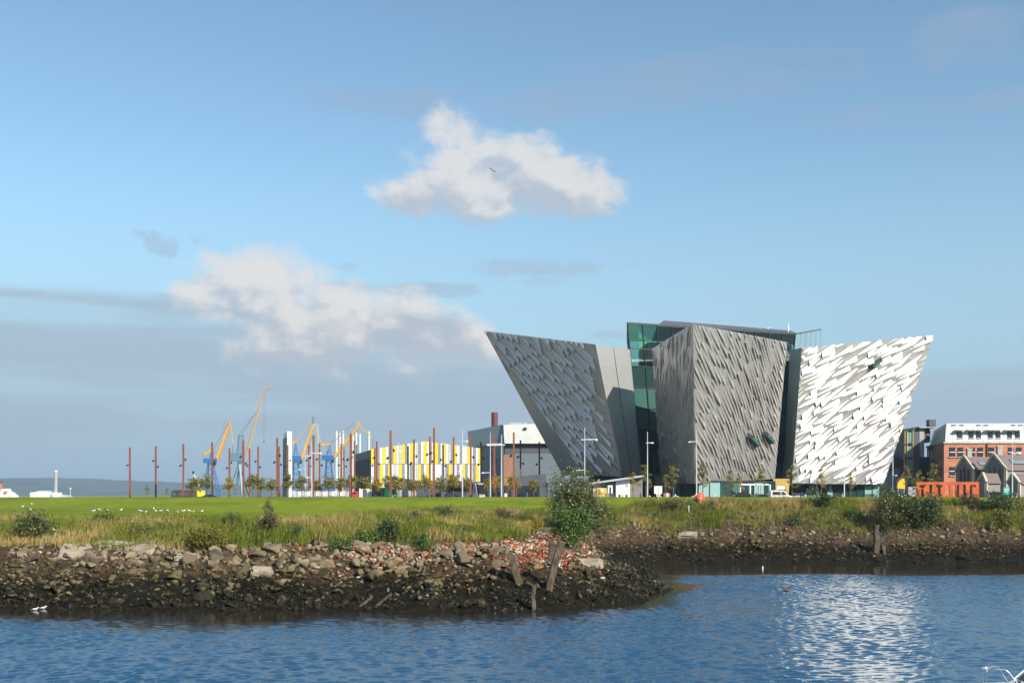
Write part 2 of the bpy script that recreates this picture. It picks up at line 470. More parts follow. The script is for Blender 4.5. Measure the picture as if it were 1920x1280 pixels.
h2 = q.mul(h2, q.sub(1.0, q.mul(wcalm, 0.95)))
q.l.new(h2, wbn.inputs['Height']); q.l.new(wbn.outputs[0], wb.inputs['Normal'])
wxs = np.concatenate([[-3000, -300, -90], np.arange(-40, 52.01, 0.13), [90, 300, 3000]])
wys = np.concatenate([[-400, 0, 20], np.arange(36, 104, 0.13), np.arange(104, 122, 1.0), [200]])
WX, WY = np.meshgrid(wxs, wys)
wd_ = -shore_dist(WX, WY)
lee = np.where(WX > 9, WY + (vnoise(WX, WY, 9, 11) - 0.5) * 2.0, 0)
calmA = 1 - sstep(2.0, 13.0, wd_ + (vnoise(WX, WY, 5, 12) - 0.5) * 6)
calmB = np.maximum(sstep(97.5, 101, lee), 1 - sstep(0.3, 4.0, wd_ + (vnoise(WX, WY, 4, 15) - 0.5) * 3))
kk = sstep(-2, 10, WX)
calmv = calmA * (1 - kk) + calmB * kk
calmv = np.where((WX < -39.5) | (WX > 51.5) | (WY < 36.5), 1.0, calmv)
gustv = 0.55 + 0.75 * vnoise(WX, WY, 14, 13) * (0.6 + 0.8 * vnoise(WX, WY, 5, 14))
WZ = np.zeros_like(WX)
wr = np.random.default_rng(5)
for k in range(60):
    lam = 0.30 * (0.85 / 0.30) ** wr.random()
    th = R(-68) + wr.normal(0, 0.5)
    kx, ky = 2 * math.pi / lam * math.cos(th), 2 * math.pi / lam * math.sin(th)
    amp_ = 0.026 * lam / (2 * math.pi) * 1.35
    WZ += amp_ * np.sin(kx * WX + ky * WY + wr.random() * 6.283 + 1.2 * vnoise(WX, WY, 6, 30 + k % 7))
WZ *= gustv * (1 - 0.97 * calmv) * WAVE
wi = np.arange(WX.size).reshape(WX.shape)
wq = np.stack([wi[:-1, :-1], wi[:-1, 1:], wi[1:, 1:], wi[1:, :-1]], -1).reshape(-1, 4)
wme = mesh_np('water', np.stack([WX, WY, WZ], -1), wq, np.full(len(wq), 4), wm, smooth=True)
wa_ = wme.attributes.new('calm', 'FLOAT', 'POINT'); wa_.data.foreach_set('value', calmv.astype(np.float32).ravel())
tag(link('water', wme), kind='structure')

# ------------------------------------------------------------------ far hills
hm = mat('far_hillside', (0.025, 0.045, 0.03), rough=1.0, scale=0.006, color2=(0.07, 0.085, 0.045))
hx = np.linspace(-3300, 1500, 200)
hv, hf = [], []
for j, (yy, k) in enumerate(((5200, 0.0), (5500, 0.55), (6000, 0.9), (6400, 1.0), (7200, 0.3))):
    top = 46 + 40 * sstep(-1200, -2700, hx) + 12 * (vnoise(hx, hx * 0, 500, 21) - 0.5) + 9 * (vnoise(hx, hx * 0 + 3, 120, 22) - 0.5) + 5 * (vnoise(hx, hx * 0 + 3, 40, 23) - 0.5)
    hv.append(np.stack([hx, np.full_like(hx, yy), np.where(k == 0, 3.0, 7 + top * k)], -1))
hi_ = np.arange(5 * 200).reshape(5, 200)
hq = np.stack([hi_[:-1, :-1], hi_[:-1, 1:], hi_[1:, 1:], hi_[1:, :-1]], -1).reshape(-1, 4)
tag(link('hills', mesh_np('hills', np.concatenate(hv), hq, np.full(len(hq), 4), hm, smooth=True)), kind='structure')

# ================================================================== the museum
GZ0 = 5.6
museum = thing('museum_building', (43, 235, GZ0), 'silver museum with three visible ship-prow hulls clad in folded metal shingles', 'building')

def ray_plane(px, py, p0, p1, p2):
    n = (Vector(p1) - Vector(p0)).cross(Vector(p2) - Vector(p0))
    o = Vector((0, 0, CZ)); dd = W(px, py, 100.0) - o
    return o + dd * (n.dot(Vector(p0) - o) / n.dot(dd))

# corner points of the three hulls (each main face is one leaning plane)
L_tip = W(908, 620, 247); L_t2 = W(1115, 645, 226); L_b2 = W(1165, 893, 235)
L_b1 = ray_plane(1097, 890, L_tip, L_t2, L_b2); L_b1b = W(1055, 890, 254)
L_t3 = W(1181, 655, 250); L_b3 = W(1203, 892, 253)
L_t4 = Vector((14, 266, 38)); L_b4 = Vector((20, 262, 11))
F_tip = W(1298, 607, 205); F_b0 = W(1304, 906, 220)
F_tr = W(1475, 641, 228); F_br = ray_plane(1452, 897, F_tip, F_b0, F_tr)
F_tl = W(1223, 654, 229); F_bl = ray_plane(1241, 905, F_tip, F_b0, F_tl)
F_k1 = Vector((50, 243, 37)); F_k2 = Vector((33, 243, 36)); F_c1 = Vector((50, 243, 9.6)); F_c2 = Vector((34, 243, 9.4))
R_tl = W(1503, 652, 236); R_tip = W(1750, 628, 248); R_b1 = W(1656, 908, 252)
R_bl = ray_plane(1484, 905, R_tl, R_tip, R_b1)
R_t3 = W(1481, 656, 251); R_b3 = W(1469, 905, 262)
R_t4 = Vector((68, 268, 38)); R_b4 = Vector((72, 266, 9.4))

def hull(name_label, faces):
    b = MB()
    for f in faces: b.quad(*f)
    o = b.build('hull', M_aluflat, museum)
    o['label'] = name_label
    return o
h_left = hull('left hull, prow pointing left, dull grey shingles and a smooth inner end wall', [
    [L_tip, L_t2, L_b2, L_b1], [L_tip, L_b1, L_b1b], [L_tip, L_b1b, L_b4, L_t4], [L_t2, L_t3, L_b3, L_b2], [L_t3, L_t4, L_b4, L_b3],
    [L_tip, L_t4, L_t3, L_t2], [L_b1, L_b2, L_b3, L_b4, L_b1b]])
h_front = hull('front hull, sharp prow pointing at the water', [
    [F_tip, F_b0, F_br, F_tr], [F_tip, F_tl, F_bl, F_b0], [F_tr, F_br, F_c1, F_k1], [F_tl, F_k2, F_c2, F_bl], [F_k1, F_c1, F_c2, F_k2],
    [F_tip, F_tr, F_k1, F_k2, F_tl], [F_b0, F_bl, F_c2, F_c1, F_br]])
h_right = hull('right hull, prow pointing right, bright sunlit shingles', [
    [R_tl, R_tip, R_b1, R_bl], [R_tip, R_t4, R_b4, R_b1], [R_tl, R_bl, R_b3, R_t3], [R_t3, R_b3, R_b4, R_t4],
    [R_tl, R_t3, R_t4, R_tip], [R_bl, R_b1, R_b4, R_b3]])

def clip_poly(poly, outline):
    """convex clip of [(s,t),..] against a counter-clockwise outline"""
    out = list(poly)
    for i in range(len(outline)):
        (ax, ay), (bx, by) = outline[i], outline[(i + 1) % len(outline)]
        src, out = out, []
        def side(p): return (bx - ax) * (p[1] - ay) - (by - ay) * (p[0] - ax)
        for j in range(len(src)):
            p, r = src[j], src[(j + 1) % len(src)]
            sp, sr = side(p), side(r)
            if sp >= 0: out.append(p)
            if (sp >= 0) != (sr >= 0):
                t = sp / (sp - sr); out.append((p[0] + t * (r[0] - p[0]), p[1] + t * (r[1] - p[1])))
        if len(out) < 3: return []
    return out

SH = []      # (area, hull, verts, faces)
def shingle_face(corners, hullobj, slope, length, height, amp, seed, flat=0.15, margin=0.06, curve=0.0, only=None):
    """fold shingles over one hull face; corners run bottom-left, bottom-right, top-right, top-left as seen from outside"""
    rn = random.Random(seed)
    bl, br, tr, tl = [Vector(k) for k in corners]
    n = (br - bl).cross(tl - bl).normalized()
    ex = Vector((0, 0, 1)).cross(n).normalized(); ez = n.cross(ex).normalized()
    if ex.dot(tr - tl) < 0: ex = -ex
    o = bl
    to2 = lambda p: ((p - o).dot(ex), (p - o).dot(ez))
    ol = [to2(p) for p in (bl, br, tr, tl)]
    ar = sum(ol[i][0] * ol[(i + 1) % 4][1] - ol[(i + 1) % 4][0] * ol[i][1] for i in range(4))
    if ar < 0: ol = ol[::-1]
    s0, s1 = min(p[0] for p in ol), max(p[0] for p in ol); t0, t1 = min(p[1] for p in ol), max(p[1] for p in ol)
    k = math.tan(slope)
    cw = length / 3.0
    def sk(s): 
        return k * s + curve * math.sin(s * 0.22 + 0.6)
    row = 0
    tmin = t0 - abs(k) * (s1 - s0) - 6 - abs(curve); tmax = t1 + abs(k) * (s1 - s0) + 6 + abs(curve)
    base_t = tmin
    while base_t < tmax:
        s = s0 - length * 1.5 + (row * 2 % 3) * cw - rn.choice((0, 1, 2)) * cw
        while s < s1 + length:
            ln = cw * rn.choice((2, 3, 3, 4))
            hgt = height
            A = (s, base_t + sk(s)); B = (s, base_t + hgt + sk(s)); C = (s + ln, base_t + hgt + sk(s + ln)); D = (s + ln, base_t + sk(s + ln))
            if max(p[0] for p in (A, C)) > s0 and A[0] < s1 and max(p[1] for p in (A, B, C, D)) > t0 and min(p[1] for p in (A, B, C, D)) < t1:
                a = amp * rn.uniform(0.65, 1.25)
                patch = vnoise(s + 90, base_t + 200, 7.0, seed % 50)
                typ = rn.random() * 0.6 + float(patch) * 0.4
                if typ < flat:      hA, hB, hC, hD = 0.10, 0.03, 0.12, 0.06
                elif typ < 0.56 or only == 'D':    hA, hB, hC, hD = 0.02, 0.03, 0.15 * a, a
                elif typ < 0.88:    hA, hB, hC, hD = a, 0.15 * a, 0.02, 0.03
                else:               hA, hB, hC, hD = 0.3 * a, 0.02, 0.05, 0.65 * a
                fold = 'BD' if hD >= hA else 'AC'
                tris = [((A, hA), (B, hB), (D, hD)), ((B, hB), (C, hC), (D, hD))] if fold == 'BD' else [((A, hA), (B, hB), (C, hC)), ((A, hA), (C, hC), (D, hD))]
                vs, fs, area = [], [], 0.0
                for tri in tris:
                    (p0, q0), (p1, q1), (p2, q2) = tri
                    den = (p1[1] - p2[1]) * (p0[0] - p2[0]) + (p2[0] - p1[0]) * (p0[1] - p2[1])
                    if abs(den) < 1e-9: continue
                    poly = [p0, p1, p2]
                    if den < 0: poly = poly[::-1]
                    poly = clip_poly(poly, ol)
                    if len(poly) < 3: continue
                    pa = 0.5 * abs(sum(poly[i][0] * poly[(i + 1) % len(poly)][1] - poly[(i + 1) % len(poly)][0] * poly[i][1] for i in range(len(poly))))
                    if pa < 0.02: continue
                    area += pa
                    i0 = len(vs); m_ = len(poly)
                    for (x, y) in poly:
                        l0 = ((p1[1] - p2[1]) * (x - p2[0]) + (p2[0] - p1[0]) * (y - p2[1])) / den
                        l1 = ((p2[1] - p0[1]) * (x - p2[0]) + (p0[0] - p2[0]) * (y - p2[1])) / den
                        hh_ = l0 * q0 + l1 * q1 + (1 - l0 - l1) * q2
                        # shingles die out flush at the outline of the face
                        edge = min(abs((ol[(e + 1) % 4][0] - ol[e][0]) * (y - ol[e][1]) - (ol[(e + 1) % 4][1] - ol[e][1]) * (x - ol[e][0])) / math.hypot(ol[(e + 1) % 4][0] - ol[e][0], ol[(e + 1) % 4][1] - ol[e][1]) for e in range(4))
                        hh_ *= min(1.0, 0.35 + edge / 0.5)
                        vs.append(o + ex * x + ez * y + n * (max(hh_, 0.0) + margin))
                    for (x, y) in poly: vs.append(o + ex * x + ez * y - n * 0.02)
                    fs.append(tuple(range(i0, i0 + m_)))
                    for i in range(m_):
                        j = (i + 1) % m_
                        fs.append((i0 + i, i0 + m_ + i, i0 + m_ + j, i0 + j))
                if vs: SH.append((area, hullobj, vs, fs))
            s += ln
        base_t += height; row += 1

shingle_face([L_b1, L_b2, L_t2, L_tip], h_left, -R(44), 4.5, 0.92, 0.55, 11, flat=0.10, only='D')
shingle_face([F_b0, F_br, F_tr, F_tip], h_front, -R(41), 4.5, 1.0, 0.46, 12, flat=0.20, curve=0.6)
shingle_face([F_bl, F_b0, F_tip, F_tl], h_front, R(47), 3.8, .95, 0.32, 13, flat=0.2)
shingle_face([R_bl, R_b1, R_tip, R_tl], h_right, R(33), 4.4, 1.02, 0.64, 14, flat=0.20)
SH.sort(key=lambda t: -t[0])
prio = sorted(SH, key=lambda t: -(t[0] * (1.6 if t[1] is h_right else 1.25 if t[1] is h_front else 1.0)))
restv, restf = [], []
for k, (a_, ho, vs, fs) in enumerate(prio):
    if k < 300:
        b = MB(); b.poly(vs, fs); b.build('shingle', M_alu, ho)
    else:
        i0 = len(restv); restv += vs; restf += [tuple(i0 + i for i in f) for f in fs]
b = MB(); b.poly(restv, restf); o = b.build('small_shingles', M_alu, museum); tag(o, kind='stuff')

# little slanted glass bay windows that stand out of the shingles
def bay(hullobj, corners, px, py, dpx, dpy, wid, label):
    bl, br, tr = [Vector(k) for k in corners]
    n = (br - bl).cross(tr - bl).normalized()
    p = ray_plane(px, py, bl, br, tr); r = ray_plane(px + dpx, py + dpy, bl, br, tr)
    ax = (r - p).normalized(); up = n.cross(ax).normalized()
    b = MB(); lo = [p - up * wid, r - up * wid, r + up * wid, p + up * wid]
    b.loft([q_ + n * 0.1 for q_ in lo], [p - up * wid * .6 + n * 1.3 + ax * .6, r - up * wid * .6 + n * 1.3 - ax * .6, r + up * wid * .7 + n * 1.2 - ax * .6, p + up * wid * .7 + n * 1.2 + ax * .6])
    bo = b.build('bay_window', M_frame, hullobj); bo['label'] = label
    b = MB(); e = 0.03
    b.loft([p - up * wid * .45 + n * 1.31 + ax * .9, r - up * wid * .45 + n * 1.31 - ax * .9, r + up * wid * .5 + n * 1.23 - ax * .9, p + up * wid * .5 + n * 1.23 + ax * .9],
           [p - up * wid * .45 + n * (1.31 + e) + ax * .9, r - up * wid * .45 + n * (1.31 + e) - ax * .9, r + up * wid * .5 + n * (1.23 + e) - ax * .9, p + up * wid * .5 + n * (1.23 + e) + ax * .9])
    b.build('pane', M_gmid, hullobj)
bay(h_front, [F_b0, F_br, F_tr], 1398, 814, 19, 20, 0.55, 'dark green slanted bay window, left of the pair')
bay(h_front, [F_b0, F_br, F_tr], 1427, 809, 18, 19, 0.55, 'dark green slanted bay window, right of the pair')
bay(h_right, [R_bl, R_b1, R_tip], 1626, 690, 26, -19, 0.45, 'slanted bay window high on the right hull')
# pale recess low on the left prow facet
b = MB(); 
pA = lambda px, py: ray_plane(px, py, L_tip, L_b1, L_b1b)
b.quad(*[p_ + Vector((-0.03, -0.05, 0)) for p_ in (pA(938, 672), pA(950, 690), pA(957, 698), pA(952, 699))])
b.build('prow_panel', M_concrete, h_left)

# vertical seams on the smooth end wall of the left hull
for t in (0.5,):
    b = MB(); nrm = (L_b2 - L_t2).cross(L_t3 - L_t2).normalized()
    if nrm.x < 0: nrm = -nrm
    b.bar(L_t2.lerp(L_t3, t) + nrm * 0.01, L_b2.lerp(L_b3, t) + nrm * 0.01, 0.08)
    b.build('seam', M_frame, h_left)
b = MB(); b.bar(L_t2 + Vector((0.1, -.1, 0)), L_b2 + Vector((0.1, -.1, 0)), 0.35); b.build('edge_trim', M_aluflat, h_left)

# glass tower between the hulls: leaning glass front, frames, roof
G_tl = W(1176, 606, 252); G_bl = W(1206, 935, 256); G_tr = W(1491, 626, 268); G_br = W(1462, 935, 270)
G_sr = W(1539, 617, 292); G_sb = W(1530, 935, 292)
G_sl = Vector((G_tl.x + 3, 282, G_tl.z)); G_slb = Vector((G_bl.x + 2, 282, 5))
tower = MB()
NC, NR = 12, 9
def gp_(u, v, off=0.0):
    a_ = G_bl.lerp(G_br, u); c_ = G_tl.lerp(G_tr, u); n = (G_br - G_bl).cross(G_tl - G_bl).normalized()
    return a_.lerp(c_, v) + n * off
rows = [0, .10, .20, .30, .40, .52, .64, .76, .86, 1.0]
core = MB()     # frame of the tower: mullions and transoms
for i in range(NC + 1):
    core.bar(gp_(i / NC, 0, 0.08), gp_(i / NC, 1, 0.08), 0.22)
for r_ in rows:
    core.bar(gp_(0, r_, 0.08), gp_(1, r_, 0.08), 0.2)
gt = core.build('curtain_wall_frame', M_frame, museum)
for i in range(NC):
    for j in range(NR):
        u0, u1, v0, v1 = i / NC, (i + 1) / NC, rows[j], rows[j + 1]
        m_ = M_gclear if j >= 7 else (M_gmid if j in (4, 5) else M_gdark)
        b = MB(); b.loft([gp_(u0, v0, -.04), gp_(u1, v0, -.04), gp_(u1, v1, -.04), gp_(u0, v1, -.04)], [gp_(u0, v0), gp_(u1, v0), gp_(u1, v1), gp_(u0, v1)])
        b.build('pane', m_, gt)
# returns of the tower left and right
def side_glass(a, b_, c_, d_, n, m_, diag=True):
    fr = MB()
    for i in range(n + 1):
        fr.bar(a.lerp(b_, i / n), d_.lerp(c_, i / n), 0.09)
    fr.bar(a, b_, 0.2); fr.bar(d_, c_, 0.2)
    f = fr.build('curtain_wall_frame', M_frame, museum)
    nn = (b_ - a).cross(d_ - a).normalized() * 0.02
    for i in range(n):
        for (v0, v1) in ((0, .25), (.25, .5), (.5, .75), (.75, 1.0)):
            P_ = lambda u, v: a.lerp(b_, u).lerp(d_.lerp(c_, u), v)
            q4 = [P_(i / n, v0), P_((i + 1) / n, v0), P_((i + 1) / n, v1), P_(i / n, v1)]
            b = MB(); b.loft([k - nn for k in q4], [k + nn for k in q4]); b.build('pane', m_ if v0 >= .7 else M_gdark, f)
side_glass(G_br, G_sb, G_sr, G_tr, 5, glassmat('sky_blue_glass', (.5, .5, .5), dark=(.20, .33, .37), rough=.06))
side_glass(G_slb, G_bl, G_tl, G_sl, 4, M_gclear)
# floors and core inside, roof above
b = MB()
for zf in (10, 15, 20, 25, 31, 36.0):
    b.prism([(G_bl.x + 1.5, 257.5), (62, 272), (70, 288), (33, 281)], zf, zf + 0.6)
b.build('floor_slab', M_concrete, museum)
b = MB(); b.prism([(38, 266), (56, 273), (56, 280), (38, 278)], 5, 43.0); b.build('lift_core', mat('warm_inner_wall', (0.5, 0.46, 0.38), var=0.1), museum)
b = MB(); b.box((30.2, 259.5, 38.6), (0.9, 0.9, 4.4)); b.build('golden_column', mat('amber_panel', (0.45, 0.17, 0.03), rough=0.4), museum)
zr_ = G_tl.z
b = MB(); b.loft([(31, 280.5, 34), (70, 287, 34), (70, 287.4, 34), (31, 280.9, 34)], [(31, 280.5, zr_ - .3), (70, 287, zr_ - .3), (70, 287.4, zr_ - .3), (31, 280.9, zr_ - .3)]); b.build('sun_catching_wall', M_white, museum)  # pale wall added to catch sun and brighten the clear upper panes
rt = MB()
rt.loft([(G_tl.x + 7, 255, zr_ + 0.05), (G_tr.x - .5, 269.2, zr_ + .05), (G_sr.x - 3, 290, zr_ + .05), (G_tl.x + 9, 282, zr_ + .05)],
        [(G_tl.x + 9, 259, zr_ + 1.7), (G_tr.x + .2, 273.5, zr_ + 1.5), (G_sr.x - 4, 288, zr_ + 1.5), (G_tl.x + 10, 279, zr_ + 1.7)])
ro = rt.build('roof', M_roof, museum)
for k in range(1, 4):
    b = MB(); p_ = Vector((G_tl.x + 9, 258.8, zr_ + 1.7)).lerp(Vector((G_tr.x, 273.3, zr_ + 1.5)), k / 4)
    b.bar(p_ + Vector((0, 0, 0.02)), p_ + Vector((3, 12, 0.02)), 0.18); b.build('roof_seam', M_concrete, ro)
for px in (1352, 1356, 1420, 1425, 1440, 1478):
    b = MB(); b.box((X(px, 274), 274, zr_ + 1.85), (0.4, 0.4, 0.7)); b.build('roof_vent', M_white, ro)
b = MB(); b.tube((X(1478, 270), 270, zr_), (X(1478, 270), 270, zr_ + 2.8), 0.09); b.build('roof_mast', M_white, ro)
b = MB(); b.quad((G_tl.x, 252.1, zr_ + .02), (G_tl.x + 7, 255.1, zr_ + .06), (G_tl.x + 9, 282, zr_ + .06), (G_sl.x, 282, zr_ + .02)); b.build('glass_roof_strip', M_gclear, ro)
b = MB(); b.bar(gp_(0, 1, .1), gp_(1, 1, .1), 0.45); b.build('roof_edge', M_frame, ro)

# recessed glazed ground floor under the hulls
def storefront(p0, p1, n, z1, pattern, zb=5.3):
    p0, p1 = Vector(p0), Vector(p1); fr = MB()
    for i in range(n + 1):
        p_ = p0.lerp(p1, i / n); fr.bar((p_.x, p_.y - .06, zb), (p_.x, p_.y - .06, z1), 0.16)
    fr.bar((p0.x, p0.y - .06, z1 - .1), (p1.x, p1.y - .06, z1 - .1), 0.3)
    f = fr.build('shopfront_frame', M_frame, museum)
    for i in range(n):
        a_, c_ = p0.lerp(p1, i / n), p0.lerp(p1, (i + 1) / n)
        b = MB(); b.loft([(a_.x, a_.y, zb), (c_.x, c_.y, zb), (c_.x, c_.y + .1, zb), (a_.x, a_.y + .1, zb)], [(a_.x, a_.y, z1), (c_.x, c_.y, z1), (c_.x, c_.y + .1, z1), (a_.x, a_.y + .1, z1)])
        b.build('pane', {'d': M_gdark, 'm': M_gmid, 'l': M_glight}[pattern[i % len(pattern)]], f)
storefront((30.5, 231, 0), (36, 221.8, 0), 4, 9.15, 'dmdd')
storefront((36, 221.8, 0), (X(1453, 231), 231, 0), 7, 9.6, 'lldmdld')
storefront((X(1485, 247.5), 247.5, 0), (X(1650, 253), 253, 0), 11, 9.15, 'dddddddddll')
b = MB(); b.prism([(31.5, 233), (36.5, 223.5), (53, 233), (50, 242), (33, 242)], 5.2, 9.2); b.build('ground_floor_core', M_frame, museum)
b = MB(); b.prism([(61.0, 248.6), (79.5, 254.2), (75, 264), (63, 262)], 5.2, 9.0); b.build('ground_floor_core', M_frame, museum)
b = MB(); b.prism([(16.5, 246), (23.5, 240), (28, 252), (21, 260)], 5.2, 11.2); b.build('ground_floor_core', M_frame, museum)
# white-framed glass doors
b = MB()
for px in (1385, 1404, 1421, 1441):
    p_ = W(px, 930, 225); b.bar((p_.x, 224, 5.4), (p_.x, 224, 8.9), 0.28)
b.bar((X(1385, 224), 224, 8.9), (X(1441, 224), 224, 8.9), 0.3)
b.build('door_frame', M_white, museum)
# gilded entrance portal
M_gold = mat('gilded_panel', (0.50, 0.35, 0.09), rough=0.45, metal=0.2, var=0.1)
po = MB(); yy = 236
def prt(px, py): return (X(px, yy), yy, CZ + (HOR - py) / F * yy)
for poly in ([(1450, 897), (1481, 897), (1480, 910), (1451, 910)], [(1451, 910), (1457, 910), (1457, 936), (1453, 936)], [(1473, 910), (1480, 910), (1478, 936), (1473, 936)]):
    q4 = [prt(*k) for k in poly]; po.loft(q4, [(x, y + .5, z) for x, y, z in q4])
po.build('entrance_portal', M_gold, museum)
b = MB(); q4 = [prt(*k) for k in [(1457, 910), (1473, 910), (1473, 917), (1457, 917)]]; b.loft([(x, y + .1, z) for x, y, z in q4], [(x, y + .4, z) for x, y, z in q4]); b.build('entrance_sign', M_white, museum)
b = MB(); q4 = [prt(*k) for k in [(1457, 917), (1473, 917), (1473, 936), (1457, 936)]]; b.loft([(x, y + .3, z) for x, y, z in q4], [(x, y + .5, z) for x, y, z in q4]); b.build('entrance_door', M_gdark, museum)

def text_mesh(txt, size, depth, bold=0.0):
    cu = bpy.data.curves.new('lettering', 'FONT'); cu.body = txt; cu.size = size; cu.extrude = depth; cu.offset = bold; cu.resolution_u = 3
    o = bpy.data.objects.new('lettering', cu); col.objects.link(o)
    dg = bpy.context.evaluated_depsgraph_get(); me = bpy.data.meshes.new_from_object(o.evaluated_get(dg))
    bpy.data.objects.remove(o); bpy.data.curves.remove(cu)
    return me
def put_text(txt, p, size, m_, parent, wid=None, name='lettering', bold=0.0):
    me = text_mesh(txt, size, 0.04, bold); me.materials.clear(); me.materials.append(m_)
    o = link(name, me, parent)
    o.rotation_euler = (R(90), 0, math.atan2(6.5, 18.6))
    o.location = Vector(p) - parent.location
    if wid:
        xs = [v.co.x for v in me.vertices]; o.scale.x = wid / (max(xs) - min(xs))
    return o
def on_front(px, off=0.25):
    a_ = Vector((X(1485, 247.5), 247.5, 0)); c_ = Vector((X(1650, 253), 253, 0))
    k = (px - 960) / F; dd = c_ - a_; t = (a_.x - k * a_.y) / (k * dd.y - dd.x); p_ = a_ + dd * t
    return Vector((p_.x, p_.y - off, 0))
M_teal = mat('teal_print', (0.20, 0.36, 0.31), rough=0.5, var=0.05)
p_ = on_front(1486); put_text('CRAFTS', (p_.x, p_.y, 6.35), 1.35, M_white, museum, wid=2.75, bold=0.02)
p_ = on_front(1512, .32); put_text('MEN', (p_.x, p_.y, 6.35), 1.35, M_black, museum, wid=1.75, bold=0.02)
p_ = on_front(1622); put_text('DOCKERS', (p_.x, p_.y, 6.5), 0.8, M_frame, museum, wid=2.3)
# teal print of a group of workers behind the lettering
for (x0, hgt, r_) in ((1513, 8.0, .30), (1519, 8.5, .32), (1525, 8.6, .34), (1531, 8.3, .32), (1556, 8.6, .34)):
    p_ = on_front(x0, .2 + .01 * (x0 % 5)); t_ = Vector((18, 7.0, 0)).normalized()
    sh = [(-.85, 5.4), (.85, 5.4), (.75, hgt - 1.0), (.3, hgt - .42)]
    sh += [(.2 + r_ * .3 * 0 + r_ * math.cos(k * math.pi / 5) - .2, hgt + r_ * 1.2 * math.sin(k * math.pi / 5)) for k in range(-1, 7)]
    sh += [(-.3, hgt - .42), (-.75, hgt - 1.0)]
    body = [Vector((p_.x, p_.y, z_)) + t_ * a_ for a_, z_ in sh]
    fg = MB(); fg.loft(body, [r__ + Vector((0, .03, 0)) for r__ in body]); fg.build('window_print', M_teal, museum)

# ================================================================== background
M_yellow = mat('yellow_panel', (0.80, 0.60, 0.02), rough=0.5, var=0.05)
M_pwhite = mat('white_panel', (0.72, 0.72, 0.70), rough=0.5, var=0.05)
M_pgrey = mat('grey_panel', (0.26, 0.27, 0.28), rough=0.5, var=0.06)
M_plgrey = mat('light_grey_panel', (0.52, 0.53, 0.53), rough=0.5, var=0.06)
M_slate = mat('slate_grey_sheet', (0.075, 0.085, 0.10), rough=0.55, var=0.1, scale=0.5)
M_bluegrey = mat('blue_grey_sheet', (0.13, 0.16, 0.185), rough=0.55, var=0.08, scale=0.3, stretch=(3, 3, 0.2))
M_brown = mat('brown_sheet', (0.30, 0.16, 0.09), rough=0.6, var=0.1)
M_stack = mat('dark_red_stack', (0.11, 0.03, 0.03), rough=0.6, var=0.15)

# striped hall
Yh = 330.0
hall = thing('striped_hall', (X(790, Yh), Yh, GZ0), 'large hall with yellow, white and grey vertical cladding panels', 'building')
def roofline(px): return np.interp(px, [667, 696, 797, 903], [851, 842, 827, 840])
zz = lambda py, Y: CZ + (HOR - py) / F * Y
b = MB()
pl = [(696, 842), (797, 827), (903, 840)]
front_ = [(X(696, Yh), Yh, 5)] + [(X(903, Yh), Yh, 5)] + [(X(p_, Yh), Yh, zz(q_, Yh) - .1) for p_, q_ in pl[::-1]]
b.loft(front_, [(x - 9.7, y + 38, z) for x, y, z in front_])
b.build('wall', M_slate, hall)
TOP = [(895, 928, 'Y'), (928, 968, 'g'), (968, 993, 'w'), (993, 1020, 'Y'), (1020, 1045, 'w'), (1045, 1085, 'g'), (1085, 1115, 'Y'), (1115, 1135, 'w'), (1135, 1158, 'l'), (1158, 1185, 'Y'), (1185, 1205, 'g'), (1205, 1230, 'w'), (1230, 1257, 'Y'), (1257, 1280, 'w'), (1280, 1300, 'l'), (1300, 1322, 'g'), (1322, 1345, 'w'), (1345, 1372, 'Y'), (1372, 1395, 'w'), (1395, 1415, 'g'), (1415, 1440, 'w'), (1440, 1470, 'Y'), (1470, 1490, 'g'), (1490, 1510, 'w'), (1510, 1535, 'Y'), (1535, 1558, 'w'), (1558, 1580, 'l'), (1580, 1600, 'g'), (1600, 1628, 'Y'), (1628, 1655, 'w'), (1655, 1680, 'g'), (1680, 1720, 'w'), (1720, 1745, 'Y'), (1745, 1770, 'w'), (1770, 1793, 'g'), (1793, 1815, 'w'), (1815, 1842, 'Y')]
BOT = [(895, 925, 'w'), (925, 968, 'g'), (968, 997, 'Y'), (997, 1018, 'w'), (1018, 1040, 'g'), (1040, 1060, 'Y'), (1060, 1090, 'w'), (1090, 1112, 'l'), (1112, 1135, 'w'), (1135, 1160, 'Y'), (1160, 1182, 'g'), (1182, 1210, 'w'), (1210, 1230, 'l'), (1230, 1255, 'g'), (1255, 1280, 'w'), (1280, 1300, 'l'), (1300, 1325, 'Y'), (1325, 1348, 'g'), (1348, 1370, 'w'), (1370, 1395, 'Y'), (1395, 1420, 'w'), (1420, 1440, 'l'), (1440, 1495, 'w'), (1495, 1535, 'l'), (1535, 1558, 'g'), (1558, 1585, 'Y'), (1585, 1608, 'l'), (1608, 1630, 'w'), (1630, 1652, 'g'), (1652, 1680, 'w'), (1680, 1703, 'Y'), (1703, 1722, 'g'), (1722, 1745, 'w'), (1745, 1770, 'l'), (1770, 1790, 'g'), (1790, 1820, 'Y'), (1820, 1842, 'w')]
PM = {'Y': M_yellow, 'w': M_pwhite, 'g': M_pgrey, 'l': M_plgrey}
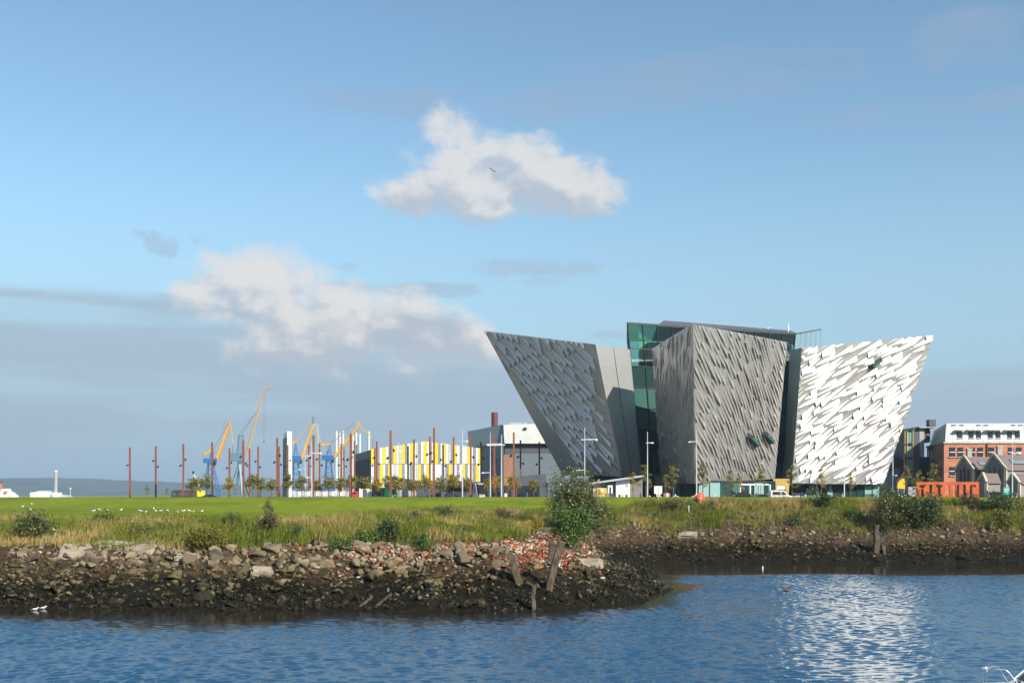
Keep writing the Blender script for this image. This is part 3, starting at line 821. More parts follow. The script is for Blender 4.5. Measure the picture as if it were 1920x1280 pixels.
for lst, lo in ((TOP, False), (BOT, True)):
    for (a_, c_, k) in lst:
        p0, p1 = 500 + a_ / 4.571, 500 + c_ / 4.571
        e = 0.12
        def zt_(p): return (zz(869.5, Yh) - .05) if lo else zz(roofline(p), Yh)
        z0 = 5.2 if lo else zz(869.5, Yh) + .05
        b = MB(); y0, y1 = Yh - .14, Yh - .004
        b.loft([(X(p0, Yh) + .03, y0, z0), (X(p1, Yh) - .03, y0, z0), (X(p1, Yh) - .03, y0, zt_(p1)), (X(p0, Yh) + .03, y0, zt_(p0))],
               [(X(p0, Yh) + .03, y1, z0), (X(p1, Yh) - .03, y1, z0), (X(p1, Yh) - .03, y1, zt_(p1)), (X(p0, Yh) + .03, y1, zt_(p0))])
        b.build('panel', PM[k], hall)
for k in range(9):      # ribs on the shaded left flank
    t = (k + .5) / 9; b = MB(); x_ = X(696, Yh) - 9.7 * t - .12; y_ = Yh + 38 * t
    b.box((x_, y_, 11.5), (0.25, 1.1, 12)); b.build('rib', M_pgrey, hall)
# dark low entrance canopy of the hall
b = MB(); yq = 300
q5 = [(732, 892), (765, 898), (800, 903), (860, 902), (905, 903), (905, 934), (732, 934)]
b.loft([(X(p_, yq), yq, zz(q_, yq)) for p_, q_ in q5], [(X(p_, yq), yq + 14, zz(q_, yq)) for p_, q_ in q5]); b.build('entrance_block', M_slate, hall)

# grey hall with a red stack
Yg = 345.0
gh = thing('grey_hall', (X(980, Yg), Yg, GZ0), 'grey metal hall with a dark red chimney, behind the left hull', 'building')
zg_ = lambda py: zz(py, Yg)
b = MB(); prof = [(944, 796), (1012, 794), (1050, 800), (1050, 831), (946, 831), (945, 819)]
b.loft([(X(p_, Yg), Yg, zg_(q_)) for p_, q_ in prof], [(X(p_, Yg) - 12.5 if p_ < 1000 else X(p_, Yg), Yg + 45, zg_(q_) + .5) for p_, q_ in prof])
b.build('upper_storey', mat('pale_profiled_sheet', (0.60, 0.60, 0.57), rough=0.6, var=0.05, scale=0.4), gh)
b = MB(); a4 = [(X(890, Yg + 45), Yg + 44.8, 5), (X(944, Yg) - .3, Yg + .4, 5), (X(944, Yg) - .3, Yg + .4, zg_(796) + .1), (X(890, Yg + 45), Yg + 44.8, zz(806, Yg + 45))]
b.loft(a4, [(x + .25, y + .1, z) for x, y, z in a4]); b.build('side_wall', M_bluegrey, gh)
b = MB(); b.loft([(X(946, Yg), Yg + 1.6, 5), (X(1060, Yg), Yg + 1.6, 5), (X(1060, Yg), Yg + 40, 5), (X(920, Yg), Yg + 40, 5)], [(X(946, Yg), Yg + 1.6, zg_(831) - .02), (X(1060, Yg), Yg + 1.6, zg_(831) - .02), (X(1060, Yg), Yg + 40, zg_(831) - .02), (X(920, Yg), Yg + 40, zg_(831) - .02)])
b.build('lower_wall', M_slate, gh)
b = MB(); b.box((X(953, Yg), Yg + 1.45, 11), (2.7, .2, 16)); b.build('door', M_brown, gh)
b = MB(); b.box((X(1012, Yg), Yg + 1.4, 12), (15.4, .3, 14.5)); b.build('cladding_panel', M_bluegrey, gh)
b = MB(); b.tube((X(925, Yg), Yg + 25, 22), (X(925, Yg), Yg + 25, zz(773, Yg + 25)), 1.05, n=16); b.build('chimney', M_stack, gh)
for px in (906, 925): 
    b = MB(); b.box((X(px, Yg + 20), Yg + (24 if px > 910 else 34), zz(812, Yg + 20)), (.5, .6, .5)); b.build('wall_lamp', M_black, gh)
b = MB(); b.box((X(985, Yg), Yg - .3, zg_(803)), (.9, .5, .5)); b.build('wall_lamp', M_black, gh)
for px in (959, 967, 975, 985): 
    b = MB(); b.box((X(px, Yg), Yg + 4, zg_(793.5)), (1.0, 1.2, .9)); b.build('roof_vent', M_concrete, gh)
# black low wing beside the left hull
bw = thing('black_pavilion', (X(1005, 228), 228, GZ0), 'black angular low pavilion under the left hull, behind young trees', 'building')
b = MB(); yb = 228; q5 = [(974, 893), (1024, 888), (1024, 909), (1042, 909), (1042, 934), (940, 934), (940, 905), (974, 905)]
q5 = [(970, 893), (1024, 888), (1024, 934), (970, 934)]
b.loft([(X(p_, yb), yb, zz(q_, yb)) for p_, q_ in q5], [(X(p_, yb) + .6, yb + 9, zz(q_, yb)) for p_, q_ in q5]); b.build('wall', M_slate, bw)
b = MB(); q5 = [(1024.3, 888), (1046, 897), (1046, 905), (1024.3, 905)]
b.loft([(X(p_, yb), yb + .2, zz(q_, yb)) for p_, q_ in q5], [(X(p_, yb), yb + 8, zz(q_, yb)) for p_, q_ in q5]); b.build('sloping_roof_end', M_bluegrey, bw)
for k, px in enumerate((948, 956, 964, 972, 981, 990, 999, 1008)):
    b = MB(); b.box((X(px, yb), yb - .1, 7.2), (.75, .12, 3.0)); b.build('window', M_vglass, bw)

# wind turbine tower sections on the quay
for k, (px, w_, top) in enumerate(((630.5, 6.5, 808.5), (637, 5.0, 812.5), (643, 6.0, 808.5), (661.5, 5.0, 812), (667.5, 6.0, 811.5), (674.5, 6.0, 813.5), (691.5, 6.0, 809.0))):
    Yt = 860 + 12 * (k % 3)
    t = thing('turbine_tower', (X(px, Yt), Yt, GZ0), 'white upright turbine tower tube, %s from left of the seven behind the cranes' % ORD[k], 'tower', 'turbine towers on the quay')
    b = MB(); b.tube((X(px, Yt), Yt, 5.6), (X(px, Yt), Yt, zz(top, Yt)), w_ / 2 / F * Yt * .85, w_ / 2 / F * Yt * .78, 20); b.build('tube', M_plgrey, t, smooth=False)
    b = MB(); b.tube((X(px, Yt), Yt, zz(top, Yt)), (X(px, Yt), Yt, zz(top, Yt) + .35), w_ / 2 / F * Yt * .82, None, 20); b.build('flange', M_plgrey, t)
Yt = 520
t = thing('tower_block', (X(539, Yt), Yt, GZ0), 'tall white slab tower with a shaded grey side, left of the striped hall', 'tower')
b = MB(); b.loft([(X(531.5, Yt + 14), Yt + 14, 5), (X(538.5, Yt), Yt, 5), (X(545.5, Yt), Yt + 3, 5), (X(540, Yt), Yt + 9, 5)], [(X(532, Yt + 14), Yt + 14, zz(811, Yt)), (X(538.5, Yt), Yt, zz(808, Yt)), (X(544.5, Yt), Yt + 3, zz(808, Yt)), (X(540, Yt), Yt + 9, zz(810, Yt))])
b.build('shaft', M_white, t)
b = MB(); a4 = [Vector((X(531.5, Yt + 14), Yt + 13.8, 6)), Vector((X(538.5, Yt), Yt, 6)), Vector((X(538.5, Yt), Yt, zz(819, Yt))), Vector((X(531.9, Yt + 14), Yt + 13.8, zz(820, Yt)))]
b.loft([k + Vector((-.25, -.2, 0)) for k in a4], [k + Vector((.1, .1, 0)) for k in a4]); b.build('shade_panel', M_slate, t)  # dark sheet puts the shade of the left side into its colour

# ---------------------------------------------------------------- cranes
M_cblue = mat('crane_blue', (0.025, 0.13, 0.34), rough=0.5, var=0.15)
M_cyel = mat('crane_yellow', (0.62, 0.30, 0.008), rough=0.5, var=0.1)
M_cgrey = mat('crane_steel_blue', (0.12, 0.20, 0.28), rough=0.5, var=0.1)
M_cream = mat('crane_cream', (0.48, 0.33, 0.18), rough=0.5, var=0.1)
def P2(Y, dy=0.0): return lambda px, py: Vector((X(px, Y), Y + dy, zz(py, Y)))
def lattice(b, p, q, wp, wq, n, t, axis='x'):
    """four-legged lattice mast from p to q"""
    p, q = Vector(p), Vector(q); dd = (q - p).normalized()
    a_ = dd.cross(Vector((0, 1, 0))).normalized(); c_ = dd.cross(a_).normalized()
    cor = [(-1, -1), (1, -1), (1, 1), (-1, 1)]
    pt = lambda i, s_: p.lerp(q, s_) + (a_ * cor[i][0] + c_ * cor[i][1]) * (wp + (wq - wp) * s_) * .5
    for i in range(4):
        b.bar(pt(i, 0), pt(i, 1), t)
        for k in range(n):
            b.bar(pt(i, k / n), pt((i + 1) % 4, (k + 1) / n), t * .7)
            b.bar(pt(i, (k + 1) / n), pt((i + 1) % 4, (k + 1) / n), t * .6)
def crane(Y, label, house, tower_px, jib, lever, fly, aframe, mats, stay=None):
    P = P2(Y); u = Y / F
    cx = (house[0] + house[2]) / 2
    t = thing('harbour_crane', (X((tower_px[0] + tower_px[1]) / 2, Y), Y, GZ0), label, 'crane', 'cranes behind the lawn')
    mb, my = mats
    b = MB(); lo = (tower_px[0] + tower_px[1]) / 2
    lattice(b, P(lo, 930), P(cx + 1, house[3]), (tower_px[1] - tower_px[0]) * u, 8 * u, 6, 1.15 * u); b.build('tower', mb, t)
    b = MB(); c_ = P((house[0] + house[2]) / 2, (house[1] + house[3]) / 2); b.box(c_, ((house[2] - house[0]) * u, 10 * u, (house[3] - house[1]) * u)); 
    b.box(c_ + Vector((0, 0, -(house[3] - house[1]) * u * .5 - .5 * u)), (9 * u, 9 * u, 2 * u)); b.build('machine_house', mb, t)
    b = MB(); b.box(P(house[2] - 2, house[3] + 2.5), (4 * u, 5 * u, 5 * u)); b.build('cab', M_vglass, t)
    b = MB(); lattice(b, P(aframe[0], house[1]), P(aframe[1], aframe[2]), 7 * u, 1.5 * u, 3, .7 * u); b.build('top_frame', mb, t)
    b = MB()
    for s_ in (-1, 1):
        b.bar(P(*jib[0]) + Vector((0, s_ * 2 * u, 0)), P(*jib[1]) + Vector((0, s_ * .8 * u, 0)), 4.8 * u, 3.0 * u)
    b.build('jib', my, t)
    b = MB(); b.bar(P(*lever[0]), P(*lever[1]), 4.2 * u, 3 * u); b.bar(P(lever[0][0] - 1, lever[0][1]), P(lever[0][0] + 3, lever[0][1] - .6), 5 * u); b.build('counterweight_lever', my, t)
    b = MB(); b.bar(P(*lever[1]), P(*lever[2]), 1.1 * u); b.build('tie_rod', stay or my, t)
    b = MB()
    for a_, c_ in zip(fly[:-1], fly[1:]): b.bar(P(*a_), P(*c_), 1.6 * u, 1.2 * u)
    b.bar(P(*jib[1]), P(*fly[0]), 2.2 * u); b.build('fly_jib', my, t)
    b = MB(); e = fly[-1]; b.bar(P(*e), P(e[0], e[1] + 14), .35 * u); b.box(P(e[0], e[1] + 14), (1.2 * u, 1.2 * u, 1.6 * u)); b.build('hoist_rope', M_black, t)
crane(700, 'blue and yellow level-luffing crane, leftmost of the cranes', (382, 859, 405, 867.5), (384, 412), [(408, 860), (429, 799)], [(385, 851), (400, 842), (428, 793)], [(429, 789), (432, 797), (436, 833)], (396, 399, 845), (M_cblue, M_cyel), M_brown)
crane(690, 'blue and yellow crane beside the white slab tower, jib raised steeply', (541, 854, 566, 864), (546, 568), [(566, 860), (588, 796)], [(542, 834), (557, 826), (585, 785)], [(586, 778), (590, 795), (604, 834), (613, 834)], (554, 555, 832), (M_cblue, M_cyel))
crane(670, 'blue and yellow crane with its jib lowered to the right, over the white tubes', (604, 853, 626, 862), (608, 628), [(627, 857), (670, 802)], [(604, 834), (620, 832), (664, 793)], [(672, 798), (676, 791), (668, 792), (699, 821)], (617, 619, 834), (M_cblue, M_cyel), M_brown)
# tall cream lattice-jib crane on a steel-blue portal
Yc = 720; P = P2(Yc); u = Yc / F
t = thing('portal_crane', (X(446, Yc), Yc, GZ0), 'tall steel-blue portal crane with long cream lattice jib reaching up right', 'crane', 'cranes behind the lawn')
for (px, py, dy) in ((432, 932, -6), (459, 932, -6), (438, 932, 7), (464, 932, 7)):
    b = MB(); b.bar(P(449, 868), P(px, py) + Vector((0, dy, 0)), 4 * u, 2.6 * u); b.build('leg', M_cgrey, t)
b = MB(); b.box(P(444, 856.5), (24 * u, 10 * u, 15 * u)); b.box(P(449, 866), (8 * u, 8 * u, 4 * u)); b.build('machine_house', M_cgrey, t)
b = MB(); lattice(b, P(450, 849), P(452, 816), 10 * u, 8 * u, 5, .8 * u); b.bar(P(446, 818), P(458, 815), 1 * u); b.build('mast', M_cgrey, t)
b = MB(); lattice(b, P(458, 862), P(494, 735), 6 * u, 3.5 * u, 22, .75 * u); b.build('jib', M_cream, t)
b = MB(); lattice(b, P(494, 735), P(513, 722), 3.5 * u, 1 * u, 5, .7 * u); b.build('fly_jib', M_cream, t)
b = MB(); b.bar(P(452, 816), P(484, 768), .35 * u); b.bar(P(446, 817), P(484, 768), .35 * u); b.bar(P(495, 735), P(495, 827), .25 * u); b.box(P(495, 828), (1.4 * u, 1.4 * u, 3 * u)); b.build('hoist_rope', M_black, t)
# slim lattice mast between the two right cranes
Ym = 640; P = P2(Ym); u = Ym / F
t = thing('lattice_mast', (X(593, Ym), Ym, GZ0), 'pale green lattice mast behind the steep yellow jib', 'mast')
b = MB(); lattice(b, P(593, 931), P(592, 795), 11 * u, 7 * u, 16, .75 * u); b.build('frame', mat('pale_green_steel', (0.34, 0.42, 0.38), var=.1), t)
b = MB(); b.box(P(587, 788), (4 * u, 4 * u, 14 * u)); b.build('head', M_cgrey, t)
# small mobile crane far left
Ym = 400; P = P2(Ym); u = Ym / F
t = thing('mobile_crane', (X(375, Ym), Ym, GZ0), 'small grey mobile crane boom left of the blue cranes', 'crane')
b = MB(); b.bar(P(377, 918), P(362, 885), 2.4 * u, 1.8 * u); b.build('boom', M_plgrey, t)
b = MB(); b.bar(P(363, 888), P(361.5, 883), 3 * u); b.build('boom_head', M_black, t)
b = MB(); b.box(P(377, 925), (14 * u, 5 * u, 11 * u)); b.build('carrier', M_yellow, t)

# ---------------------------------------------------------------- far shore things at left
Yf = 2600; P = P2(Yf); u = Yf / F
t = thing('power_station_chimney', (X(104.5, Yf), Yf, 3), 'tall pale concrete chimney on the far shore at left', 'chimney')
b = MB(); b.tube(P(104.5, 936), P(104.7, 884), 3.0 * u, 2.7 * u, 20); b.build('shaft', M_concrete, t)
b = MB(); b.tube(P(104.7, 884), P(104.7, 881.5), 2.8 * u, 2.8 * u, 20); b.build('cap', M_white, t)
t = thing('white_shed', (X(80, Yf), Yf, 3), 'long white industrial shed beside the far chimney', 'building')
b = MB(); b.box(P(80, 929), (35 * u, 30 * u, 13 * u)); b.build('wall', M_white, t)
b = MB(); b.box(P(107, 929), (11 * u, 20 * u, 12.5 * u)); b.build('annex', M_white, t)
b = MB(); b.loft([P(112, 936), P(136, 936), P(122, 928), P(112, 927)], [k + Vector((0, 30, 0)) for k in (P(112, 936), P(136, 936), P(122, 928), P(112, 927))]); b.build('lean_to', M_plgrey, t)
b = MB(); b.loft([P(62, 922.3), P(98, 922.3), P(92, 919.5), P(74, 919.5)], [k + Vector((0, 30, 0)) for k in (P(62, 922.3), P(98, 922.3), P(92, 919.5), P(74, 919.5))]); b.build('roof', M_plgrey, t)
t = thing('beacon_tower', (X(132, Yf), Yf, 3), 'slim grey tower with white top, right of the far shed', 'tower')
b = MB(); b.tube(P(132, 936), P(132, 916.5), 1.0 * u, .9 * u, 10); b.build('shaft', M_concrete, t)
b = MB(); b.tube(P(132, 916.5), P(132, 914), 1.6 * u, 1.4 * u, 10); b.build('lantern', M_white, t)
Yf = 1500; P = P2(Yf); u = Yf / F
t = thing('ferry', (X(-5, Yf), Yf, 0), 'white ferry stern with orange funnel at the left edge', 'ship')
b = MB(); pr = [(-60, 936), (25, 936), (21, 929), (16, 925), (13, 922), (-60, 922)]
b.loft([P(*k) for k in pr], [P(*k) + Vector((0, 22, 0)) for k in pr]); b.build('hull', M_white, t)
b = MB(); pr = [(-60, 922), (10, 922), (8, 916), (-60, 916)]
b.loft([P(*k) + Vector((0, 2, 0)) for k in pr], [P(*k) + Vector((0, 20, 0)) for k in pr]); b.build('upper_deck', M_white, t)
M_orange = mat('orange_paint', (0.75, 0.16, 0.04), rough=0.5, var=.1)
b = MB(); b.box(P(-1, 910), (7 * u, 7 * u, 12 * u)); b.build('funnel', M_orange, t)
b = MB(); b.box(P(-1, 904), (7.4 * u, 7.4 * u, 3 * u)); b.build('funnel_band', mat('navy_paint', (0.02, .03, .12)), t)
b = MB(); b.box(P(11, 922), (5 * u, 6 * u, 4 * u)); b.build('lifeboat', M_orange, t)
# low brown sheds at the left behind the lawn
Ys = 420; P = P2(Ys); u = Ys / F
t = thing('brown_shed', (X(340, Ys), Ys, GZ0), 'low dark brown shed left of the blue cranes', 'building')
b = MB(); pr = [(321, 936), (357, 936), (357, 919), (330, 918), (325, 918.5), (321, 922)]
b.loft([P(*k) for k in pr], [P(*k) + Vector((0, 15, 0)) for k in pr]); b.build('wall', mat('dark_brown_sheet', (0.06, .04, .035), var=.2, scale=.5), t)
for px in (326, 338, 349):
    b = MB(); b.box(P(px, 926) + Vector((0, -.1, 0)), (6 * u, .2, 7 * u)); b.build('door', M_slate, t)
t = thing('site_hoarding', (X(580, 250), 250, GZ0), 'long white hoarding wall behind the row of young trees', 'fence')
for k in range(24):
    p0 = 549 + k * 5.2
    if 664 < p0 < 668: continue
    b = MB(); b.box((X(p0 + 2.6, 250), 250, 6.6), (5.1 / F * 250, .12, 2.0 + .35 * (k % 3 == 0))); b.build('board', (M_plgrey, M_concrete, M_pwhite)[k % 3], t)
t = thing('site_wall', (X(760, 245), 245, GZ0), 'pale concrete wall between the green bus and the coach', 'wall')
for k in range(6):
    b = MB(); b.box((X(741 + k * 7.2, 245), 245, 6.75), (7.1 / F * 245, .25, 2.3)); b.build('panel', M_concrete, t)
t = thing('cabin', (X(685, 240), 240, GZ0), 'white site cabin left of the green bus', 'cabin')
b = MB(); b.box((X(685, 240), 241, 6.9), (2.5, 2.4, 2.6)); b.build('wall', M_white, t)
b = MB(); b.box((X(685, 240), 239.7, 6.9), (.8, .1, 2.0)); b.build('door', M_slate, t)
t = thing('red_container', (X(664, 246), 246, GZ0), 'small red container left of the white cabin', 'container')
b = MB(); b.box((X(664, 246), 246, 6.6), (2.0, 2.2, 2.0)); b.build('body', mat('red_container_paint', (.45, .06, .04), var=.1), t)
b = MB(); b.box((X(664, 246), 244.88, 6.6), (1.5, .05, 1.6)); b.build('door', mat('red_container_paint', (.45, .06, .04)), t)

# ---------------------------------------------------------------- red brick block at right
Yb = 268.0; PB = P2(Yb); ub = Yb / F
M_brick = bpy.data.materials.new('red_brick'); M_brick.use_nodes = True
k_ = NT(M_brick.node_tree); kb = M_brick.node_tree.nodes['Principled BSDF']; kb.inputs['Roughness'].default_value = .85
bt = k_.new('ShaderNodeTexBrick'); bt.inputs['Scale'].default_value = 1.0; bt.inputs['Brick Width'].default_value = .45; bt.inputs['Row Height'].default_value = .15; bt.inputs['Mortar Size'].default_value = .02
bt.inputs['Color1'].default_value = (.42, .11, .045, 1); bt.inputs['Color2'].default_value = (.52, .17, .075, 1); bt.inputs['Mortar'].default_value = (.45, .30, .22, 1)
gpos = k_.new('ShaderNodeNewGeometry').outputs['Position']; gx_, gy_, gz_ = k_.sep(gpos)
k_.l.new(k_.xyz(k_.add(gx_, gy_), gz_, 0.0), bt.inputs['Vector'])
k_.l.new(k_.mix(k_.mul(k_.step(k_.noise(gpos, .5, 4, .6), .4, .7), .5), bt.outputs[0], (.30, .09, .045)), kb.inputs['Base Color'])
M_zinc = mat('standing_seam_zinc', (0.44, 0.46, 0.43), rough=.5, metal=.2, var=.06, scale=.6, stretch=(4, 4, .1))
bk = thing('brick_office', (X(1850, Yb), Yb, GZ0), 'red brick office block with a pale metal top storey at right', 'building')
b = MB(); xl, xr = X(1770, Yb), X(2010, Yb); ysk = 24; xs = X(1738, Yb + ysk)
b.loft([(xl, Yb, 5), (xr, Yb, 5), (xr, Yb + 26, 5), (xs, Yb + ysk, 5)], [(xl, Yb, zz(831, Yb)), (xr, Yb, zz(831, Yb)), (xr, Yb + 26, zz(831, Yb)), (xs, Yb + ysk, zz(831, Yb))]); b.build('wall', M_brick, bk)
b = MB(); b.loft([(xl - .2, Yb - .25, zz(831, Yb)), (xr, Yb - .25, zz(831, Yb)), (xr, Yb + 26, zz(831, Yb)), (xs - .3, Yb + ysk, zz(831, Yb))], [(xl - .2, Yb - .25, zz(831, Yb) + .35), (xr, Yb - .25, zz(831, Yb) + .35), (xr, Yb + 26, zz(831, Yb) + .35), (xs - .3, Yb + ysk, zz(831, Yb) + .35)]); b.build('cornice', M_concrete, bk)
z1, z2 = zz(831, Yb) + .35, zz(793, Yb)
b = MB(); b.loft([(xl + .4, Yb + .3, z1), (xr, Yb + .3, z1), (xr, Yb + 25, z1), (xs + .5, Yb + ysk - .4, z1)], [(xl + .9, Yb + 1.0, z2), (xr, Yb + 1.0, z2), (xr, Yb + 25, z2), (xs + 1.4, Yb + ysk - 1, z2 - .5)]); top = b.build('top_storey', M_zinc, bk)
b = MB(); b.box((xl - 1.2, Yb + 5, z2 + .3), (1.6, 2, 1.6)); b.build('roof_plant', M_slate, bk)
def win(px0, px1, py0, py1, Y, parent, yoff=-.05, m_=None, bar=True, fr=M_white):
    P = P2(Y, yoff); c_ = P((px0 + px1) / 2, (py0 + py1) / 2); u_ = Y / F
    b = MB(); b.box(c_, ((px1 - px0) * u_, .12, (py1 - py0) * u_)); wo_ = b.build('window', m_ or M_vglass, parent)
    if bar:
        b = MB(); b.box(c_ + Vector((0, -.09, 0)), ((px1 - px0) * u_, .08, .14)); b.build('sash_bar', fr, parent)
    b = MB(); b.box(P((px0 + px1) / 2, py1) + Vector((0, -.08, -.1)), ((px1 - px0 + 1.5) * u_, .3, .2)); b.build('sill', M_concrete, parent)
for a_, c_ in ((1796, 1805.5), (1818, 1827), (1832, 1841), (1854, 1863), (1868.5, 1877.5), (1890.5, 1899), (1905, 1914), (1927, 1936)):
    win(a_, c_, 807.5, 820.5, Yb, bk, .48, bar=False)
for a_, c_ in ((1796, 1806), (1817, 1842), (1853, 1878), (1889, 1915)):
    b = MB(); b.box(PB((a_ + c_) / 2 - 2, 805.5) + Vector((0, -.1, 0)), ((c_ - a_ + 6) * ub, 1.2, .15)); b.build('sunshade', M_plgrey, bk)
for k in range(24):
    b = MB(); x_ = xl + 1.0 + k * 1.2; b.bar((x_, Yb + .28, z1 + .05), (x_, Yb + .97, z2), .07); b.build('seam', M_plgrey, bk)
for a_, c_ in ((1786, 1795), (1801, 1810), (1833, 1842), (1847, 1856), (1898, 1907), (1912, 1921)):
    b = MB(); b.box(PB((a_ + c_) / 2, 796.5) + Vector((0, .85, 0)), ((c_ - a_) * ub, .1, .22)); b.build('vent_slot', M_frame, bk)
for a_, c_ in ((1780, 1791), (1795.5, 1806), (1818.5, 1828), (1832.5, 1843), (1853, 1864), (1868, 1878), (1890, 1900), (1905, 1915.5), (1930, 1940)):
    win(a_, c_, 838.5, 856, Yb, bk)
    win(a_, c_, 875, 891, Yb, bk)
for k in range(5):      # windows on the shaded flank
    for (z0, z3) in ((zz(858, Yb), zz(839, Yb)), (zz(893, Yb), zz(873, Yb))):
        t_ = (k + .7) / 5.6; a_ = Vector((xl, Yb, 0)).lerp(Vector((xs, Yb + ysk, 0)), t_); c_ = Vector((xl, Yb, 0)).lerp(Vector((xs, Yb + ysk, 0)), t_ + .08)
        n_ = Vector((-ysk, xs - xl, 0)).normalized() * .05
        b = MB(); b.loft([(a_.x, a_.y, z0), (c_.x, c_.y, z0), (c_.x, c_.y, z3), (a_.x, a_.y, z3)], [(a_.x + n_.x, a_.y + n_.y, z0), (c_.x + n_.x, c_.y + n_.y, z0), (c_.x + n_.x, c_.y + n_.y, z3), (a_.x + n_.x, a_.y + n_.y, z3)]); b.build('window', M_frame, bk)
b = MB(); b.tube(PB(1850, 858) + Vector((0, -.2, 0)), PB(1850, 832) + Vector((0, -.2, 0)), .12); b.build('downpipe', M_frame, bk)

# dark stair block left of the brick office
Yd = 282.0; P = P2(Yd); u = Yd / F
t = thing('stair_block', (X(1718, Yd), Yd, GZ0), 'dark slate stair block with open glazed balconies, left of the brick office', 'building')
b = MB(); b.loft([P(1712, 936), P(1724, 936), P(1724, 936) + Vector((2, 16, 0)), P(1712, 936) + Vector((-1, 16, 0))], [P(1712, 803), P(1724, 803), P(1724, 803) + Vector((2, 16, 0)), P(1712, 803) + Vector((-1, 16, 0))]); b.build('wall', M_slate, t)
b = MB(); b.loft([P(1724.2, 856), P(1733, 856), P(1733, 856) + Vector((0, 12, 0)), P(1724.2, 856) + Vector((0, 12, 0))], [P(1724.2, 799.5), P(1733, 799.5), P(1733, 799.5) + Vector((0, 12, 0)), P(1724.2, 799.5) + Vector((0, 12, 0))]); b.build('stone_panel', M_concrete, t)
b = MB(); b.loft([P(1724.2, 936), P(1742, 936), P(1742, 936) + Vector((0, 12, 0)), P(1724.2, 936) + Vector((0, 12, 0))], [P(1724.2, 856.2), P(1742, 856.2), P(1742, 856.2) + Vector((0, 12, 0)), P(1724.2, 856.2) + Vector((0, 12, 0))]); b.build('rear_wall', M_frame, t)
b = MB(); b.box(P(1722, 801) + Vector((2, 6, 0)), (33 * u, 14, 2.4 * u)); b.build('roof_slab', M_concrete, t)
b = MB(); b.box(P(1739, 815) + Vector((0, 5, 0)), (11 * u, 9, 28 * u)); b.build('link_wall', M_slate, t)
for (py) in (810, 822): win(1739.5, 1745, py - 4, py + 4, Yd, t, .4, bar=False)
b = MB()
for px in (1696, 1700.5, 1711): b.bar(P(px, 936), P(px, 806), .3)
b.build('balcony_post', mat('ochre_post', (.42, .32, .12), var=.1), t)
for py in (806, 833, 858, 883, 910):
    b = MB(); b.box(P(1703.5, py) + Vector((0, 1.6, 0)), (16 * u, 3.6, 2.2 * u)); b.build('balcony_slab', M_frame, t)
for py in (820, 846, 871, 897):
    for k in range(2):
        b = MB(); b.box(P(1703 + 4.6 * k, py) + Vector((0, .1, 0)), (3.8 * u, .08, 20 * u)); b.build('pane', M_glight, t)

# grey shed with a sloping roof right of the museum, with a yellow awning before it
Yq = 290.0; P = P2(Yq); u = Yq / F
t = thing('grey_shed', (X(1680, Yq), Yq, GZ0), 'pale grey gabled shed between the right hull and the stair block', 'building')
b = MB(); pr = [(1650, 936), (1700, 936), (1700, 866), (1676, 878), (1650, 893)]
b.loft([P(*k) for k in pr], [P(*k) + Vector((0, 25, 0)) for k in pr]); b.build('wall', M_plgrey, t)
b = MB(); pr = [(1650, 892.5), (1676, 877.5), (1700, 865.5), (1700, 855), (1672, 858)]
b.loft([P(*k) + Vector((0, -.3, .1)) for k in pr], [P(*k) + Vector((3, 26, 6)) for k in pr]); b.build('roof', M_bluegrey, t)
b = MB(); b.box(P(1691, 850) + Vector((0, 20, 0)), (4.5 * u, 2, 9 * u)); b.build('chimney', M_slate, t)
b = MB(); b.box(P(1691, 845.5) + Vector((0, 20, 0)), (4.6 * u, 2.1, 2.5 * u)); b.build('chimney_pot', mat('crimson_paint', (.4, .02, .04)), t)
Ya = 230; P = P2(Ya); u = Ya / F
t = thing('yellow_tent', (X(1690, Ya), Ya, GZ0), 'rounded yellow tent before the grey shed', 'tent')
b = MB(); ringp = [(1682, 914), (1683.5, 905), (1688, 899), (1694, 896), (1697, 897), (1697, 916), (1689, 916)]
b.loft([P(*k) for k in ringp], [P(1691 + (k[0] - 1691) * .7, 908 + (k[1] - 908) * .8) + Vector((.4, 1.8, 0)) for k in ringp]); b.build('canopy', mat('yellow_canvas', (.78, .42, .02), var=.08), t)
b = MB(); b.bar(P(1684, 914), P(1684, 934), .12); b.bar(P(1695, 914), P(1695, 934), .12); b.build('post', M_lamp, t)
for k in range(5):
    t = thing('stepped_bollard', (X(1681 + 3 * k, 233), 233, GZ0), 'dark stub chimney, %s from left of the rising row behind the yellow tent' % ORD[k], 'bollard', 'stub chimneys by the tent')
    b = MB(); b.box((X(1682 + 3.0 * k, 234), 234, (zz(901 - 4 * k, 234) + 5.6) / 2), (.28, .28, zz(901 - 4 * k, 234) - 5.6)); b.build('shaft', M_frame, t)
    b = MB(); b.box((X(1682 + 3.0 * k, 234), 234, zz(901 - 4 * k, 234) - .2), (.36, .36, .4)); b.build('cap', M_stack, t)

